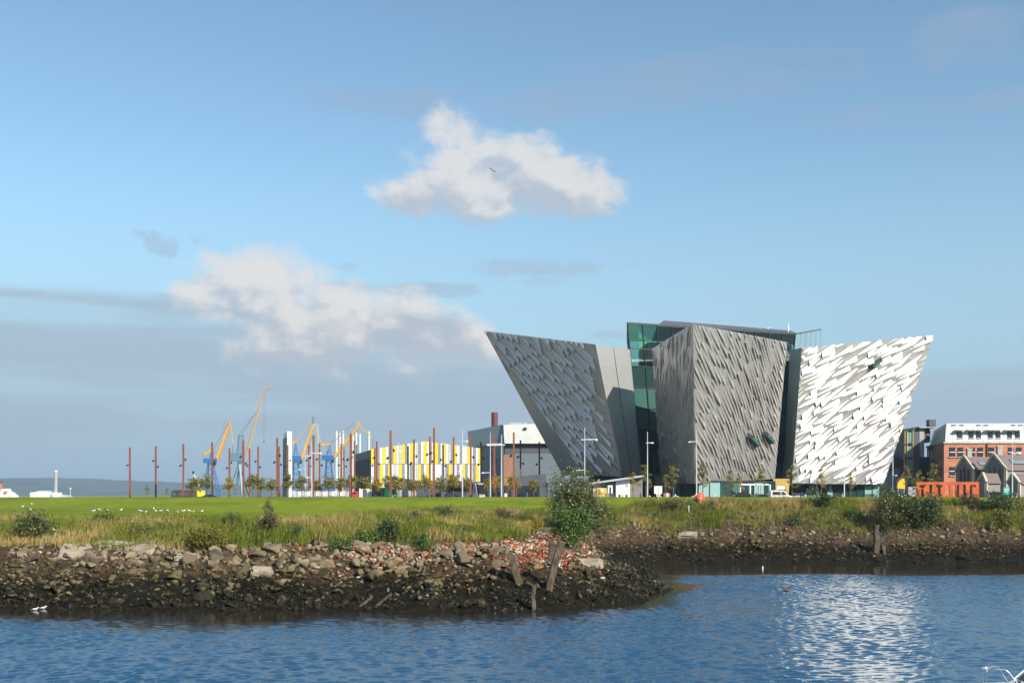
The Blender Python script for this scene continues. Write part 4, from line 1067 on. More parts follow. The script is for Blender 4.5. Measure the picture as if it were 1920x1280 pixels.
# stone houses with gables turned to the left
M_stone = mat('grey_rubble_stone', (0.22, 0.215, 0.20), rough=.9, var=.2, scale=2.5, bump=.05, bscale=4)
M_sand = mat('cream_sandstone', (0.50, 0.44, 0.32), rough=.85, var=.08, scale=1)
M_rslate = mat('brown_roof_slate', (0.15, 0.11, 0.10), rough=.7, var=.2, scale=2.2, stretch=(.5, .5, 4))
M_skyl = glassmat('skylight_glass', (.3, .3, .3), dark=(.22, .25, .27), rough=.08)
def stone_house(apx, apy, eave_r, eave_l, Y, length, label, small=False):
    t = thing('stone_house', (X(apx, Y), Y, GZ0), label, 'house', 'gabled stone houses')
    u = Y / F
    ap = W(apx, apy, Y); er = W(eave_r[0], eave_r[1], Y - 2.0); elv = W(eave_l[0], eave_l[1], Y + 2.0)
    elv.z = er.z
    dirr = Vector((0.80, 0.60, 0)).normalized() * length
    wall = MB()
    g0 = [Vector((elv.x, elv.y, 5)), Vector((er.x, er.y, 5)), er, ap, elv]
    wall.loft(g0, [k + dirr for k in g0]); wall.build('wall', M_stone, t)
    nf = Vector((0, 0, 1)).cross(er - elv); nf = nf.normalized() * (1 if nf.y < 0 else -1)
    # roof slopes
    for (e_, s_) in ((er, 1), (elv, -1)):
        out = (e_ - ap).normalized(); nr = dirr.cross(out).normalized()
        if nr.z < 0: nr = -nr
        a4 = [ap + nr * .04 - dirr.normalized() * .0, e_ + out * .35 + nr * .04, e_ + out * .35 + dirr + nr * .04, ap + dirr + nr * .04]
        b = MB(); b.loft(a4, [k + nr * .16 for k in a4]); ro_ = b.build('roof', M_rslate, t)
        if s_ == 1 and not small:
            P_ = lambda s__, v: ap.lerp(ap + dirr, s__).lerp((e_).lerp(e_ + dirr, s__), v) + nr * .22
            for (s0_, s1_) in ((.22, .52), (.60, .9)):
                b = MB(); a4 = [P_(s0_, .36), P_(s1_, .36), P_(s1_, .68), P_(s0_, .68)]; b.loft(a4, [k + nr * .1 for k in a4]); b.build('skylight', M_frame, ro_)
                for i in range(5):
                    sa = s0_ + (s1_ - s0_) * (i + .1) / 5; sb = s0_ + (s1_ - s0_) * (i + .9) / 5
                    b = MB(); a4 = [P_(sa, .39) + nr * .11, P_(sb, .39) + nr * .11, P_(sb, .65) + nr * .11, P_(sa, .65) + nr * .11]; b.loft(a4, [k + nr * .03 for k in a4]); b.build('pane', M_skyl, ro_)
    # coping stones along the gable and a corner pier
    b = MB(); b.bar(ap + nf * .12 + Vector((0, 0, .18)), er + nf * .12 + Vector((.1, 0, .15)), .42); b.build('coping', M_sand, t)
    b = MB(); b.bar(ap + nf * .12 + Vector((0, 0, .18)), elv + nf * .12 + Vector((-.1, 0, .15)), .42); b.build('coping', M_sand, t)
    b = MB(); b.bar(Vector((er.x, er.y, 5)) + nf * .1, er + nf * .1, .5); b.build('corner_pier', M_sand, t)
    if not small:
        for k in (.3, .5, .7):
            p_ = elv.lerp(er, k); h_ = 2.6 if k == .5 else 1.8
            b = MB(); b.box((p_.x + nf.x * .05, p_.y + nf.y * .05, er.z - .9), (.5, .16, h_ * 1.3), rz=math.atan2((er - elv).y, (er - elv).x)); b.build('lancet_window', M_frame, t)
        b = MB(); b.box((elv.lerp(er, .5).x + nf.x * .06, elv.lerp(er, .5).y + nf.y * .06, 7.4), (1.4, .16, 3.4), rz=math.atan2((er - elv).y, (er - elv).x)); b.build('door', M_frame, t)
        b = MB(); c_ = ap + dirr * .12; b.box(c_ + Vector((0, 0, .7)), (.9, .9, 1.6)); b.build('chimney', M_concrete, t)
        b = MB(); b.box(c_ + Vector((0, 0, 1.6)), (1.15, 1.15, .25)); b.build('chimney_cap', M_sand, t)
    return t
stone_house(1808, 856, (1826, 882), (1792, 882), 232, 14, 'stone gabled house with skylights, left of the pair before the brick office')
stone_house(1863.5, 852, (1886, 880), (1846, 880), 226, 16, 'stone gabled house with skylights at the right edge')
stone_house(1842, 888, (1848, 905), (1832, 905), 214, 5, 'small stone porch with a pointed gable between the two stone houses', True)
stone_house(1900, 889, (1912, 906), (1891, 906), 208, 12, 'low slate-roofed stone annex in front of the right stone house', True)

# rust-orange steel plate with cut-out letters
Ysg = 188.0
M_corten = mat('orange_rusted_plate', (0.55, 0.105, 0.02), rough=.8, scale=.8, color2=(.36, .07, .02))
sg = thing('steel_sign', (X(1776, Ysg), Ysg, GZ0), 'long rust-orange steel plate sign with large cut-out letters', 'sign')
x0, x1 = X(1718, Ysg), X(1835, Ysg); z0, z1 = 5.5, zz(903, Ysg)
b = MB(); b.box(((x0 + x1) / 2, Ysg, (z0 + z1) / 2), (x1 - x0, .3, z1 - z0)); plate = b.build('plate', M_corten, sg)
cut = MB()
lz0, lz1 = 5.9, z1 - .45; lh = lz1 - lz0; st = .42
def cutbox(xa, xb, za, zb): cut.box(((xa + xb) / 2, Ysg, (za + zb) / 2), (xb - xa, 1.2, zb - za))
cxs = [x0 + .45 + k * (x1 - x0 - .6) / 7 for k in range(7)]; lw = (x1 - x0 - .6) / 7 - .35
def slab(p, q):
    cut.loft([(x, Ysg - .6, z) for x, z in (p[0], p[1], q[1], q[0])], [(x, Ysg + .6, z) for x, z in (p[0], p[1], q[1], q[0])])
for k, ch in enumerate('TITANIC'):
    a_ = cxs[k]; c_ = a_ + lw; m_ = (a_ + c_) / 2
    if ch == 'T': cut.poly([(x, y, z) for y in (Ysg - .6, Ysg + .6) for x, z in ((a_, lz1), (c_, lz1), (c_, lz1 - st), (m_ + st / 2, lz1 - st), (m_ + st / 2, lz0), (m_ - st / 2, lz0), (m_ - st / 2, lz1 - st), (a_, lz1 - st))],
                          [tuple(range(8)), tuple(range(15, 7, -1))] + [(i, 8 + i, 8 + (i + 1) % 8, (i + 1) % 8) for i in range(8)])
    if ch == 'I': cutbox(m_ - st / 2, m_ + st / 2, lz0, lz1)
    if ch == 'A': cut.poly([(x, y, z) for y in (Ysg - .6, Ysg + .6) for x, z in ((a_, lz0), (m_ - .22, lz1), (m_ + .22, lz1), (c_, lz0), (c_ - st, lz0), (m_ + .2, lz0 + .9), (m_ - .2, lz0 + .9), (a_ + st, lz0))],
                          [tuple(range(8)), tuple(range(15, 7, -1))] + [(i, 8 + i, 8 + (i + 1) % 8, (i + 1) % 8) for i in range(8)])
    if ch == 'N': cut.poly([(x, y, z) for y in (Ysg - .6, Ysg + .6) for x, z in ((a_, lz0), (a_, lz1), (a_ + st, lz1), (c_ - st, lz0 + 1.0), (c_ - st, lz1), (c_, lz1), (c_, lz0), (c_ - st, lz0), (a_ + st, lz1 - 1.0), (a_ + st, lz0))],
                          [tuple(range(10)), tuple(range(19, 9, -1))] + [(i, 10 + i, 10 + (i + 1) % 10, (i + 1) % 10) for i in range(10)])
    if ch == 'C': cut.poly([(x, y, z) for y in (Ysg - .6, Ysg + .6) for x, z in ((c_, lz1), (a_ + .2, lz1), (a_, lz1 - .3), (a_, lz0 + .3), (a_ + .2, lz0), (c_, lz0), (c_, lz0 + st), (a_ + st, lz0 + st), (a_ + st, lz1 - st), (c_, lz1 - st))],
                          [tuple(range(10)), tuple(range(19, 9, -1))] + [(i, 10 + i, 10 + (i + 1) % 10, (i + 1) % 10) for i in range(10)])
co = cut.build('cutter', M_corten, sg)
md = plate.modifiers.new('letters', 'BOOLEAN'); md.operation = 'DIFFERENCE'; md.object = co; md.solver = 'EXACT'
dg = bpy.context.evaluated_depsgraph_get()
me2 = bpy.data.meshes.new_from_object(plate.evaluated_get(dg)); plate.modifiers.clear(); plate.data = me2
bpy.data.objects.remove(co)

# ================================================================== foliage
def merge_instances(pv, pf, Ms):
    """pv (n,3), pf (m,k) prototype; Ms (N,3,4) transforms -> merged arrays"""
    pv = np.asarray(pv, float); pf = np.asarray(pf, int); N = len(Ms)
    V = np.einsum('nij,pj->npi', Ms[:, :, :3], pv) + Ms[:, None, :, 3]
    Fc = pf[None] + (np.arange(N) * len(pv))[:, None, None]
    return V.reshape(-1, 3), Fc.reshape(-1, pf.shape[1])
def rand_rot(rn, n, tilt=None):
    a = rn.normal(size=(n, 3)); a /= np.linalg.norm(a, axis=1)[:, None]
    b = rn.normal(size=(n, 3)); b -= (a * b).sum(1)[:, None] * a; b /= np.linalg.norm(b, axis=1)[:, None]
    return np.stack([a, b, np.cross(a, b)], -1)
LEAF_V = [(-.5, 0, 0), (0, -.22, .06), (.5, 0, 0), (0, .22, .06)]
LEAF_F = [(0, 1, 2, 3)]
def crown_mesh(name, lobes, n, size, m_, seed, shell=0.55, clump=0.0):
    """leaf faces in the volume of several lobes: (cx,cy,cz,rx,ry,rz)"""
    rn = np.random.default_rng(seed)
    L = np.array(lobes, float); vol = L[:, 3] * L[:, 4] * L[:, 5]; pick = rn.choice(len(L), n, p=vol / vol.sum())
    dirs = rn.normal(size=(n, 3)); dirs /= np.linalg.norm(dirs, axis=1)[:, None]
    rad = (shell + (1 - shell) * rn.random(n)) ** 0.8
    wob = 1 + 0.28 * np.sin(dirs[:, 0] * 5 + seed) * np.sin(dirs[:, 1] * 4 + 2 * seed) + 0.2 * np.sin(dirs[:, 2] * 7 + seed)
    P_ = L[pick, :3] + dirs * L[pick, 3:6] * (rad * wob)[:, None]
    if clump:
        nc = max(12, n // 26); cen = P_[rn.choice(n, nc)]
        P_ = cen[rn.integers(0, nc, n)] + rn.normal(size=(n, 3)) * clump
    Rm = rand_rot(rn, n) * (size * rn.uniform(.6, 1.4, n))[:, None, None]
    V, Fc = merge_instances(LEAF_V, LEAF_F, np.concatenate([Rm, P_[:, :, None]], 2))
    return mesh_np(name, V, Fc, np.full(len(Fc), 4), m_)
ML_young = leafmat('young_tree_leaf', (0.08, 0.11, 0.016), (0.34, 0.29, 0.045), .3)
ML_gold = leafmat('golden_leaf', (0.19, 0.15, 0.015), (0.5, 0.36, 0.045), .3)
ML_grey = leafmat('grey_green_leaf', (0.03, 0.048, 0.012), (0.19, 0.20, 0.065), .15, .35)
ML_green = leafmat('bright_green_leaf', (0.03, 0.07, 0.012), (0.14, 0.22, 0.04), .25)
ML_dark = leafmat('dark_green_leaf', (0.022, 0.045, 0.010), (0.09, 0.13, 0.03), .2)
ML_brown = leafmat('brownish_leaf', (0.05, 0.04, 0.015), (0.16, 0.13, 0.045), .2)
ML_olive = leafmat('olive_yellow_leaf', (0.06, 0.07, 0.010), (0.26, 0.22, 0.03), .25)

# ---- young trees along the path: local prototypes, copied
def tree_proto(kind, seed):
    rn = random.Random(seed); b = MB(); lobes = []
    if kind == 'round':
        H = 3.9; b.tube((0, 0, 0), (0, 0, 1.5), .07, .06); b.tube((0, 0, 1.5), (.05, 0, 3.1), .06, .02)
        for k in range(9):
            a_ = k * 2.4 + seed; z0 = 1.35 + .19 * k; r_ = rn.uniform(.6, 1.0) * (1.1 - .06 * k)
            q_ = (math.cos(a_) * r_, math.sin(a_) * r_, z0 + .55); b.tube((0, 0, z0), q_, .03, .012, 5); lobes.append((*q_, .45, .45, .36))
        lobes += [(0, 0, 2.5, .75, .75, .75), (.05, 0, 3.3, .4, .4, .5)]
        n, size, cl = 950, .26, .16
    else:
        H = 6.6; b.tube((0, 0, 0), (0, 0, 2.6), .08, .06); b.tube((0, 0, 2.6), (.06, 0, 6.3), .06, .012)
        for k in range(10):
            a_ = k * 2.4 + seed; z0 = 2.2 + .36 * k; r_ = rn.uniform(.5, 1.15) * (1.05 - .075 * k)
            q_ = (math.cos(a_) * r_, math.sin(a_) * r_, z0 + .5); b.tube((0, 0, z0), q_, .028, .01, 5); lobes.append((*q_, .34, .34, .30))
        lobes += [(0, 0, 4.2, .3, .3, 1.2), (.05, 0, 5.9, .2, .2, .5)]
        n, size, cl = 620, .24, .15
    tr = b.build('trunk', M_bark, None, LOCAL); trm = tr.data; bpy.data.objects.remove(tr)
    return trm, (lobes, n, size, cl)
PROTO = {}
for kind in ('round', 'slim'):
    for v_ in range(4):
        trm, spec = tree_proto(kind, v_ + 1)
        for mk, m_ in (('y', ML_young), ('g', ML_gold)):
            PROTO[kind, v_, mk] = (trm, crown_mesh('crown', spec[0], spec[1], spec[2], m_, v_ * 7 + 3, clump=spec[3]))
trees = []
for k, px in enumerate((363, 386, 429, 474, 488, 509, 539, 566, 592, 616, 637, 660, 682, 704, 730, 748, 772, 797, 826, 850, 876, 915, 930, 962, 1000)):
    trees.append((px, 228 + (k * 37 % 17) - 8, 'round', 'g' if k % 4 in (1, 3) and k > 12 or k in (2, 21, 22) else 'y', 1.2 + .03 * (k * 5 % 8)))
for px, sc in ((275, .8), (365, .55), (312, .6)): trees.append((px, 262, 'slim', 'y', sc * .75))
for k, (px, top) in enumerate(((1187, 880), (1211, 866), (1248, 884), (1262, 868), (1318, 862), (1370, 878), (1387, 888), (1425, 872), (1485, 866), (1540, 874), (1595, 880), (1700, 868), (1722, 876), (1749, 864))):
    Y_ = 196 + (k * 29 % 13)
    trees.append((px, Y_, 'slim', 'g' if k in (0, 9, 10, 6) else 'y', (zz(top, Y_) - 5.6) / 6.6))
trees.sort()
for k, (px, Y_, kind, mk, sc) in enumerate(trees):
    t = thing('young_tree', (X(px, Y_), Y_, 5.58), '%s young %s tree along the path, %s from the left' % ('golden' if mk == 'g' else 'olive-green', 'bushy' if kind == 'round' else 'slender', ORD[k]), 'tree', 'young trees along the path', rz=k * 1.7)
    t.scale = (sc * (1.0 if kind == 'round' else 1.1), sc * (1.0 if kind == 'round' else 1.1), sc)
    trm, cm = PROTO[kind, k % 4, mk]
    link('trunk', trm, t); link('crown', cm, t)

# ---- bushes on the bank
bush_n = [0]
def bush(px0, px1, py0, py1, m_, label, n=900, size=.16, lobes=None, clump=.14, depth=.8, seed=None):
    bush_n[0] += 1; sd = seed or bush_n[0] * 13
    rn = random.Random(sd)
    g0 = ground_at((px0 + px1) / 2, py1); Y_ = g0.y; u = Y_ / F
    w_, h_ = (px1 - px0) * u * 1.08, (py1 - py0) * u * 1.22
    t = thing('bush', (g0.x, Y_ + w_ * .25, g0.z - .1), label, 'bush', 'bushes on the bank')
    lb = []
    for k in range(lobes or 7):
        a_ = k * 2.399; r_ = math.sqrt((k + .5) / (lobes or 7)) * .36
        lb.append((math.cos(a_) * w_ * r_, math.sin(a_) * w_ * r_ * depth, h_ * rn.uniform(.32, .66), w_ * rn.uniform(.16, .26), w_ * rn.uniform(.16, .24), h_ * rn.uniform(.22, .34)))
    lb.append((0, 0, h_ * .35, w_ * .4, w_ * .32, h_ * .33))
    b = MB()
    for l in lb: b.tube((l[0] * .15, l[1] * .15, -.1), (l[0], l[1], l[2] + l[5] * .6), .035, .01, 5)
    b.build('stems', M_bark, t, LOCAL)
    link('foliage', crown_mesh('foliage', lb, int(n * 1.9), size * 1.15, m_, sd, shell=.35, clump=clump * 1.35), t)
    return t
bush(1028, 1128, 886, 1000, ML_grey, 'tall grey-green bush on the point, rearmost of the large clump', 8000, .18, 15, .24)
bush(1076, 1158, 930, 1010, ML_grey, 'grey-green bush at the right of the large clump on the point', 2600, .15, 9, .17)
bush(1034, 1112, 948, 1026, ML_green, 'bright green bush at the front of the large clump on the point', 3200, .17, 10, .18)
bush(18, 94, 968, 1016, ML_grey, 'grey-green bramble bush at the far left of the bank', 2200, .15, 8, .16)
bush(344, 423, 994, 1036, ML_olive, 'rounded yellow-green bush above the left rocks', 2200, .15, 9, .15)
bush(478, 520, 962, 1006, ML_brown, 'brownish bush with a thin spike left of centre', 1100, .14, 7)
bush(492, 514, 928, 968, ML_brown, 'thin twiggy brown sapling rising above the brownish bush', 170, .13, 5, .1)
bush(545, 562, 982, 1020, ML_dark, 'narrow dark shrub right of the brownish bush', 420, .13, 4)
bush(702, 746, 972, 1016, ML_dark, 'dark green bush over the brick rubble', 1300, .15, 7)
bush(770, 806, 1003, 1036, ML_green, 'small green bush among the brick rubble', 800, .13, 6)
bush(817, 848, 948, 978, ML_dark, 'upright dark bush near the lawn edge above the rubble', 600, .14, 5)
bush(770, 784, 945, 985, ML_brown, 'thin brown weed spike on the bank left of the upright bush', 160, .12, 3, .1)
bush(922, 962, 950, 980, ML_brown, 'low brownish bush left of the large clump', 600, .14, 6)
bush(985, 1020, 968, 1000, ML_gold, 'golden shrub just left of the large clump', 600, .13, 6)
bush(1640, 1706, 912, 1002, ML_grey, 'tall grey-brown bush, left half of the pair on the far bank', 2600, .19, 10, .2)
bush(1686, 1786, 922, 1002, ML_dark, 'broad dark green bush, right half of the pair on the far bank', 3600, .2, 12, .22)
bush(1520, 1568, 918, 952, ML_dark, 'dark bush on the lawn edge before the right hull', 900, .2, 6)
bush(1800, 1850, 926, 956, ML_brown, 'brownish hedge bush before the orange sign, left one', 900, .2, 7)
bush(1845, 1925, 924, 962, ML_dark, 'dark hedge bush at the right edge of the lawn', 1500, .2, 9)
bush(1862, 1912, 952, 1000, ML_olive, 'yellow-olive bush at the right end of the far bank', 1200, .18, 7)
bush(1240, 1290, 934, 960, ML_brown, 'brown weedy bush left of the lifebuoy', 700, .16, 6)
bush(1318, 1350, 938, 956, ML_dark, 'small dark bush right of the lifebuoy', 350, .16, 5)
bush(178, 214, 962, 984, ML_dark, 'low dark bramble at the lawn edge, left', 500, .14, 5)
bush(236, 276, 988, 1012, ML_brown, 'brown bramble in the dry grass, left', 500, .13, 5)
bush(420, 452, 965, 985, ML_dark, 'low dark bramble at the lawn edge left of the brownish bush', 380, .14, 5)
bush(620, 664, 1008, 1034, ML_green, 'leafy bright green weeds left of the brick rubble', 700, .16, 6)
bush(662, 700, 998, 1020, ML_green, 'leafy bright green weeds above the brick rubble', 600, .16, 6)
bush(1478, 1506, 960, 990, ML_dark, 'dark weed clump low on the far bank', 350, .15, 5)
bush(1580, 1625, 955, 980, ML_green, 'green weed clump left of the pair of bushes', 500, .16, 6)

# ---- tall grass on the bank and a fringe on the lawn (nobody could count it)
rn = np.random.default_rng(21)
def tall_grass(name, N, xr, yr, cond, hmin, hmax, label, mcol, blades=7, wid=.03):
    x = rn.uniform(*xr, N); y = rn.uniform(*yr, N)
    keep = cond(x, y); x, y = x[keep], y[keep]
    z = zt(x, y); n = len(x)
    tall = vnoise(x, y, 2.2, 41) * .7 + vnoise(x, y, .8, 42) * .3
    hh_ = hmin + (hmax - hmin) * tall * rn.uniform(.6, 1.25, n)
    straw = np.clip((vnoise(x, y, 4.5, 43) - .42) * 2.6 + (vnoise(x, y, 1.3, 44) - .5) * .9 + rn.normal(0, .14, n), 0, 1)
    B = blades
    ang = rn.uniform(0, 6.283, (n, B)); lean = rn.uniform(.08, .55, (n, B)) + .12; off = rn.normal(0, .13, (n, B, 2))
    bh = hh_[:, None] * rn.uniform(.55, 1.1, (n, B))
    bx = x[:, None] + off[..., 0]; by = y[:, None] + off[..., 1]; bz = np.repeat(z[:, None], B, 1) - .05
    dxn, dyn = np.cos(ang), np.sin(ang); wx_, wy_ = -dyn * wid, dxn * wid
    wx_ = wx_ * .5 + wid * .5; 
    p0 = np.stack([bx - wx_, by - wy_, bz], -1); p1 = np.stack([bx + wx_, by + wy_, bz], -1)
    mx_, my_ = bx + dxn * lean * bh * .35, by + dyn * lean * bh * .35
    p2_ = np.stack([mx_ + wx_ * .8, my_ + wy_ * .8, bz + bh * .62], -1); p3 = np.stack([mx_ - wx_ * .8, my_ - wy_ * .8, bz + bh * .62], -1)
    p4 = np.stack([bx + dxn * lean * bh, by + dyn * lean * bh, bz + bh], -1)
    V = np.stack([p0, p1, p2_, p3, p4], 2).reshape(-1, 3)
    nb = n * B; i0 = np.arange(nb) * 5
    fl = np.stack([i0, i0 + 1, i0 + 2, i0 + 3, i0 + 3, i0 + 2, i0 + 4], 1).ravel()
    me = mesh_np(name, V, fl, np.tile([4, 3], nb), mcol)
    a_ = me.attributes.new('straw', 'FLOAT', 'POINT'); a_.data.foreach_set('value', np.repeat(straw, B * 5).astype(np.float32))
    return tag(link(name, me), label, None, kind='stuff')
gmat = bpy.data.materials.new('tall_grass_blades'); gmat.use_nodes = True
k_ = NT(gmat.node_tree); kb = gmat.node_tree.nodes['Principled BSDF']; kb.inputs['Roughness'].default_value = .6
sa = k_.new('ShaderNodeAttribute', attribute_name='straw').outputs['Fac']; gi = k_.new('ShaderNodeNewGeometry').outputs['Random Per Island']
gc = k_.mix(sa, k_.mix(gi, (.16, .215, .022), (.33, .34, .05)), k_.mix(gi, (.48, .35, .11), (.70, .55, .24)))
k_.l.new(gc, kb.inputs['Base Color'])
tr = k_.new('ShaderNodeBsdfTranslucent'); k_.l.new(gc, tr.inputs[0]); ms = k_.new('ShaderNodeMixShader'); ms.inputs[0].default_value = .38
k_.l.new(kb.outputs[0], ms.inputs[1]); k_.l.new(tr.outputs[0], ms.inputs[2]); k_.l.new(ms.outputs[0], gmat.node_tree.nodes['Material Output'].inputs[0])
def bank_zone(x, y):
    dd = shore_dist(x, y) + (vnoise(x, y, 3, 51) - .5) * 2.6; wl_ = wleft(x, y)
    lo = 8.0 * wl_ + 7.9 * (1 - wl_); hi = 23.5 * wl_ + 15.5 * (1 - wl_)
    bare = (vnoise(x, y, 2.4, 52) < .24) & (dd < lo + 5)
    rubble = (np.abs(x - (-2)) < 12) & (dd < 10.5 + 2 * vnoise(x, y, 2, 53)) & (x < 9)
    return (dd > lo) & (dd < hi) & ~bare & ~rubble & (np.abs(x) < .5 * y + 3)
tall_grass('tall_grass', 60000, (-48, 66), (74, 136), bank_zone, .22, 1.25, 'tall green and straw-coloured grass on the bank', gmat, 7, .028)
def lawn_zone(x, y):
    dd = shore_dist(x, y); wl_ = wleft(x, y); hi = 22.5 * wl_ + 14.5 * (1 - wl_)
    return (dd > hi - 1) & (y < 172) & (np.abs(x) < .5 * y + 3)
lmat = bpy.data.materials.new('lawn_blades'); lmat.use_nodes = True
k_ = NT(lmat.node_tree); kb = lmat.node_tree.nodes['Principled BSDF']; kb.inputs['Roughness'].default_value = .6
gi = k_.new('ShaderNodeNewGeometry'); nn_ = k_.noise(k_.vscale(gi.outputs['Position'], (.12, .05, 1)), 1.0, 5, .65)
k_.l.new(k_.mix(k_.m('ADD', k_.mul(gi.outputs['Random Per Island'], .5), k_.mul(k_.step(nn_, .3, .7), .5)), (.12, .165, .010), (.28, .295, .03)), kb.inputs['Base Color'])
tall_grass('lawn_grass', 60000, (-85, 90), (88, 172), lawn_zone, .03, .13, 'short green lawn grass', lmat, 4, .03)

# low brambles, docks and seedlings that fill the bank between the bushes
def undergrowth(name, N, m_, label, seed):
    r2 = np.random.default_rng(seed)
    x = r2.uniform(-46, 62, N); y = r2.uniform(76, 134, N); k = bank_zone(x, y); x, y = x[k], y[k]; n = len(x)
    per = 70; rad = r2.uniform(.2, .75, n) * (1 + (y > 105) * .3)
    dirs = r2.normal(size=(n, per, 3)); dirs /= np.linalg.norm(dirs, axis=2)[..., None]
    off = dirs * (rad[:, None] * r2.random((n, per)) ** .5)[..., None] * np.array([1.25, 1.0, .8]); off[..., 2] = np.abs(off[..., 2]) * 1.2
    P_ = (np.stack([x, y, zt(x, y)], 1)[:, None, :] + off).reshape(-1, 3)
    Rm = rand_rot(r2, len(P_)) * r2.uniform(.08, .22, len(P_))[:, None, None]
    V, Fc = merge_instances(LEAF_V, LEAF_F, np.concatenate([Rm, P_[:, :, None]], 2))
    tag(link(name, mesh_np(name, V, Fc, np.full(len(Fc), 4), m_)), label, kind='stuff')
undergrowth('dark_undergrowth', 1700, ML_dark, 'dark green weeds and brambles scattered over the bank', 5)
undergrowth('brown_undergrowth', 1300, ML_brown, 'brown withered weeds scattered over the bank', 6)
undergrowth('green_undergrowth', 900, ML_green, 'bright green low leaves scattered over the bank', 8)

# ================================================================== rocks, rubble and driftwood on the shore
rm = bpy.data.materials.new('shore_rock'); rm.use_nodes = True
k_ = NT(rm.node_tree); kb = rm.node_tree.nodes['Principled BSDF']; kb.inputs['Roughness'].default_value = .8; kb.inputs['Specular IOR Level'].default_value = .15
gg = k_.new('ShaderNodeNewGeometry'); ps = gg.outputs['Position']; x_, y_, z_ = k_.sep(ps)
oi = k_.new('ShaderNodeObjectInfo').outputs['Random']
rnd = k_.m('FRACT', k_.add(oi, gg.outputs['Random Per Island']))
dry = k_.mix(rnd, (.09, .068, .042), (.26, .205, .135)); wet = k_.mix(rnd, (.075, .06, .027), (.19, .15, .075))
weed = k_.mix(k_.noise(ps, 9, 3, .6), (.006, .006, .004), (.028, .026, .014))
tide = k_.add(z_, k_.mul(k_.sub(k_.noise(ps, .5, 3, .6), .5), 1.6))
c_ = k_.mix(k_.step(tide, 1.9, 2.7), wet, dry)
c_ = k_.mix(k_.mul(k_.step(k_.add(k_.noise(ps, 2.6, 5, .65), k_.mul(k_.sub(1.4, tide), .12)), .46, .56), k_.sub(1.0, k_.step(tide, 1.7, 2.5))), c_, weed)
c_ = k_.mix(k_.mul(k_.step(k_.noise(ps, 7, 5, .7), .5, .75), .4), c_, (.10, .085, .06))
k_.l.new(c_, kb.inputs['Base Color'])
bn = k_.new('ShaderNodeBump'); bn.inputs['Distance'].default_value = .05; k_.l.new(k_.noise(ps, 8, 5, .7), bn.inputs['Height']); k_.l.new(bn.outputs[0], kb.inputs['Normal'])
def rock_proto(seed, sub=1, cuts=7):
    rn_ = random.Random(seed); bm = bmesh.new(); bmesh.ops.create_icosphere(bm, subdivisions=sub, radius=1.0)
    for _ in range(cuts):
        n_ = Vector((rn_.gauss(0, 1), rn_.gauss(0, 1), rn_.gauss(0, 1))).normalized(); d_ = rn_.uniform(.34, .72)
        for v in bm.verts:
            e = v.co.dot(n_) - d_
            if e > 0: v.co -= n_ * e
    for v in bm.verts: v.co = Vector((v.co.x * 1.2, v.co.y * .95, v.co.z * .72)) * (1 + rn_.uniform(-.06, .06))
    bm.verts.ensure_lookup_table(); bm.normal_update()
    V = np.array([v.co[:] for v in bm.verts]); Fc = np.array([[v.index for v in f.verts] for f in bm.faces]); bm.free()
    return V, Fc
RP = [rock_proto(k, 3, 13) for k in range(8)]; RPs = [rock_proto(k + 20, 2, 9) for k in range(6)]; RPg = [rock_proto(k + 40, 1, 6) for k in range(6)]
RPM = [mesh_np('rock', V, Fc, np.full(len(Fc), 3), rm) for V, Fc in RP]
rn = np.random.default_rng(33)
cand = []
def in_view(x, y): return np.abs(x) < .46 * y
N = 26000
x = rn.uniform(-34, 52, N); y = rn.uniform(66, 126, N); dd = shore_dist(x, y); wl_ = wleft(x, y)
keep = (dd > .2) & (dd < 9.0 * wl_ + 8.2 * (1 - wl_)) & in_view(x, y)
x, y, dd, wl_ = x[keep], y[keep], dd[keep], wl_[keep]
# big blocks gather in the left revetment, fewer on the weedy point and the muddy far shore
dens = np.where(wl_ > .5, np.where(x < -1, 1.0, .3), .3) * (.25 + 1.0 * vnoise(x, y, 4, 61)) * np.where(dd > 4.5, 1.3, .8)
keep = rn.random(len(x)) < dens; x, y, dd, wl_ = x[keep], y[keep], dd[keep], wl_[keep]
size = np.where(wl_ > .5, rn.gamma(1.7, .085, len(x)) + .08, rn.gamma(2.5, .06, len(x)) + .06) * np.where(dd > 5, 1.15, 1.0)
size = np.clip(size, .1, .85)
z = zt(x, y)
order = np.argsort(-(size / y))
big, rest = order[:300], order[300:]
for i in big:
    o = link('rock', RPM[int(rn.integers(0, 8))], ground)
    s_ = float(size[i]); o.location = (float(x[i]), float(y[i]), float(z[i]) + s_ * .18)
    o.scale = (s_ * float(rn.uniform(.8, 1.35)), s_ * float(rn.uniform(.8, 1.2)), s_ * float(rn.uniform(.7, 1.15)))
    o.rotation_euler = (float(rn.normal(0, .35)), float(rn.normal(0, .35)), float(rn.uniform(0, 6.28)))
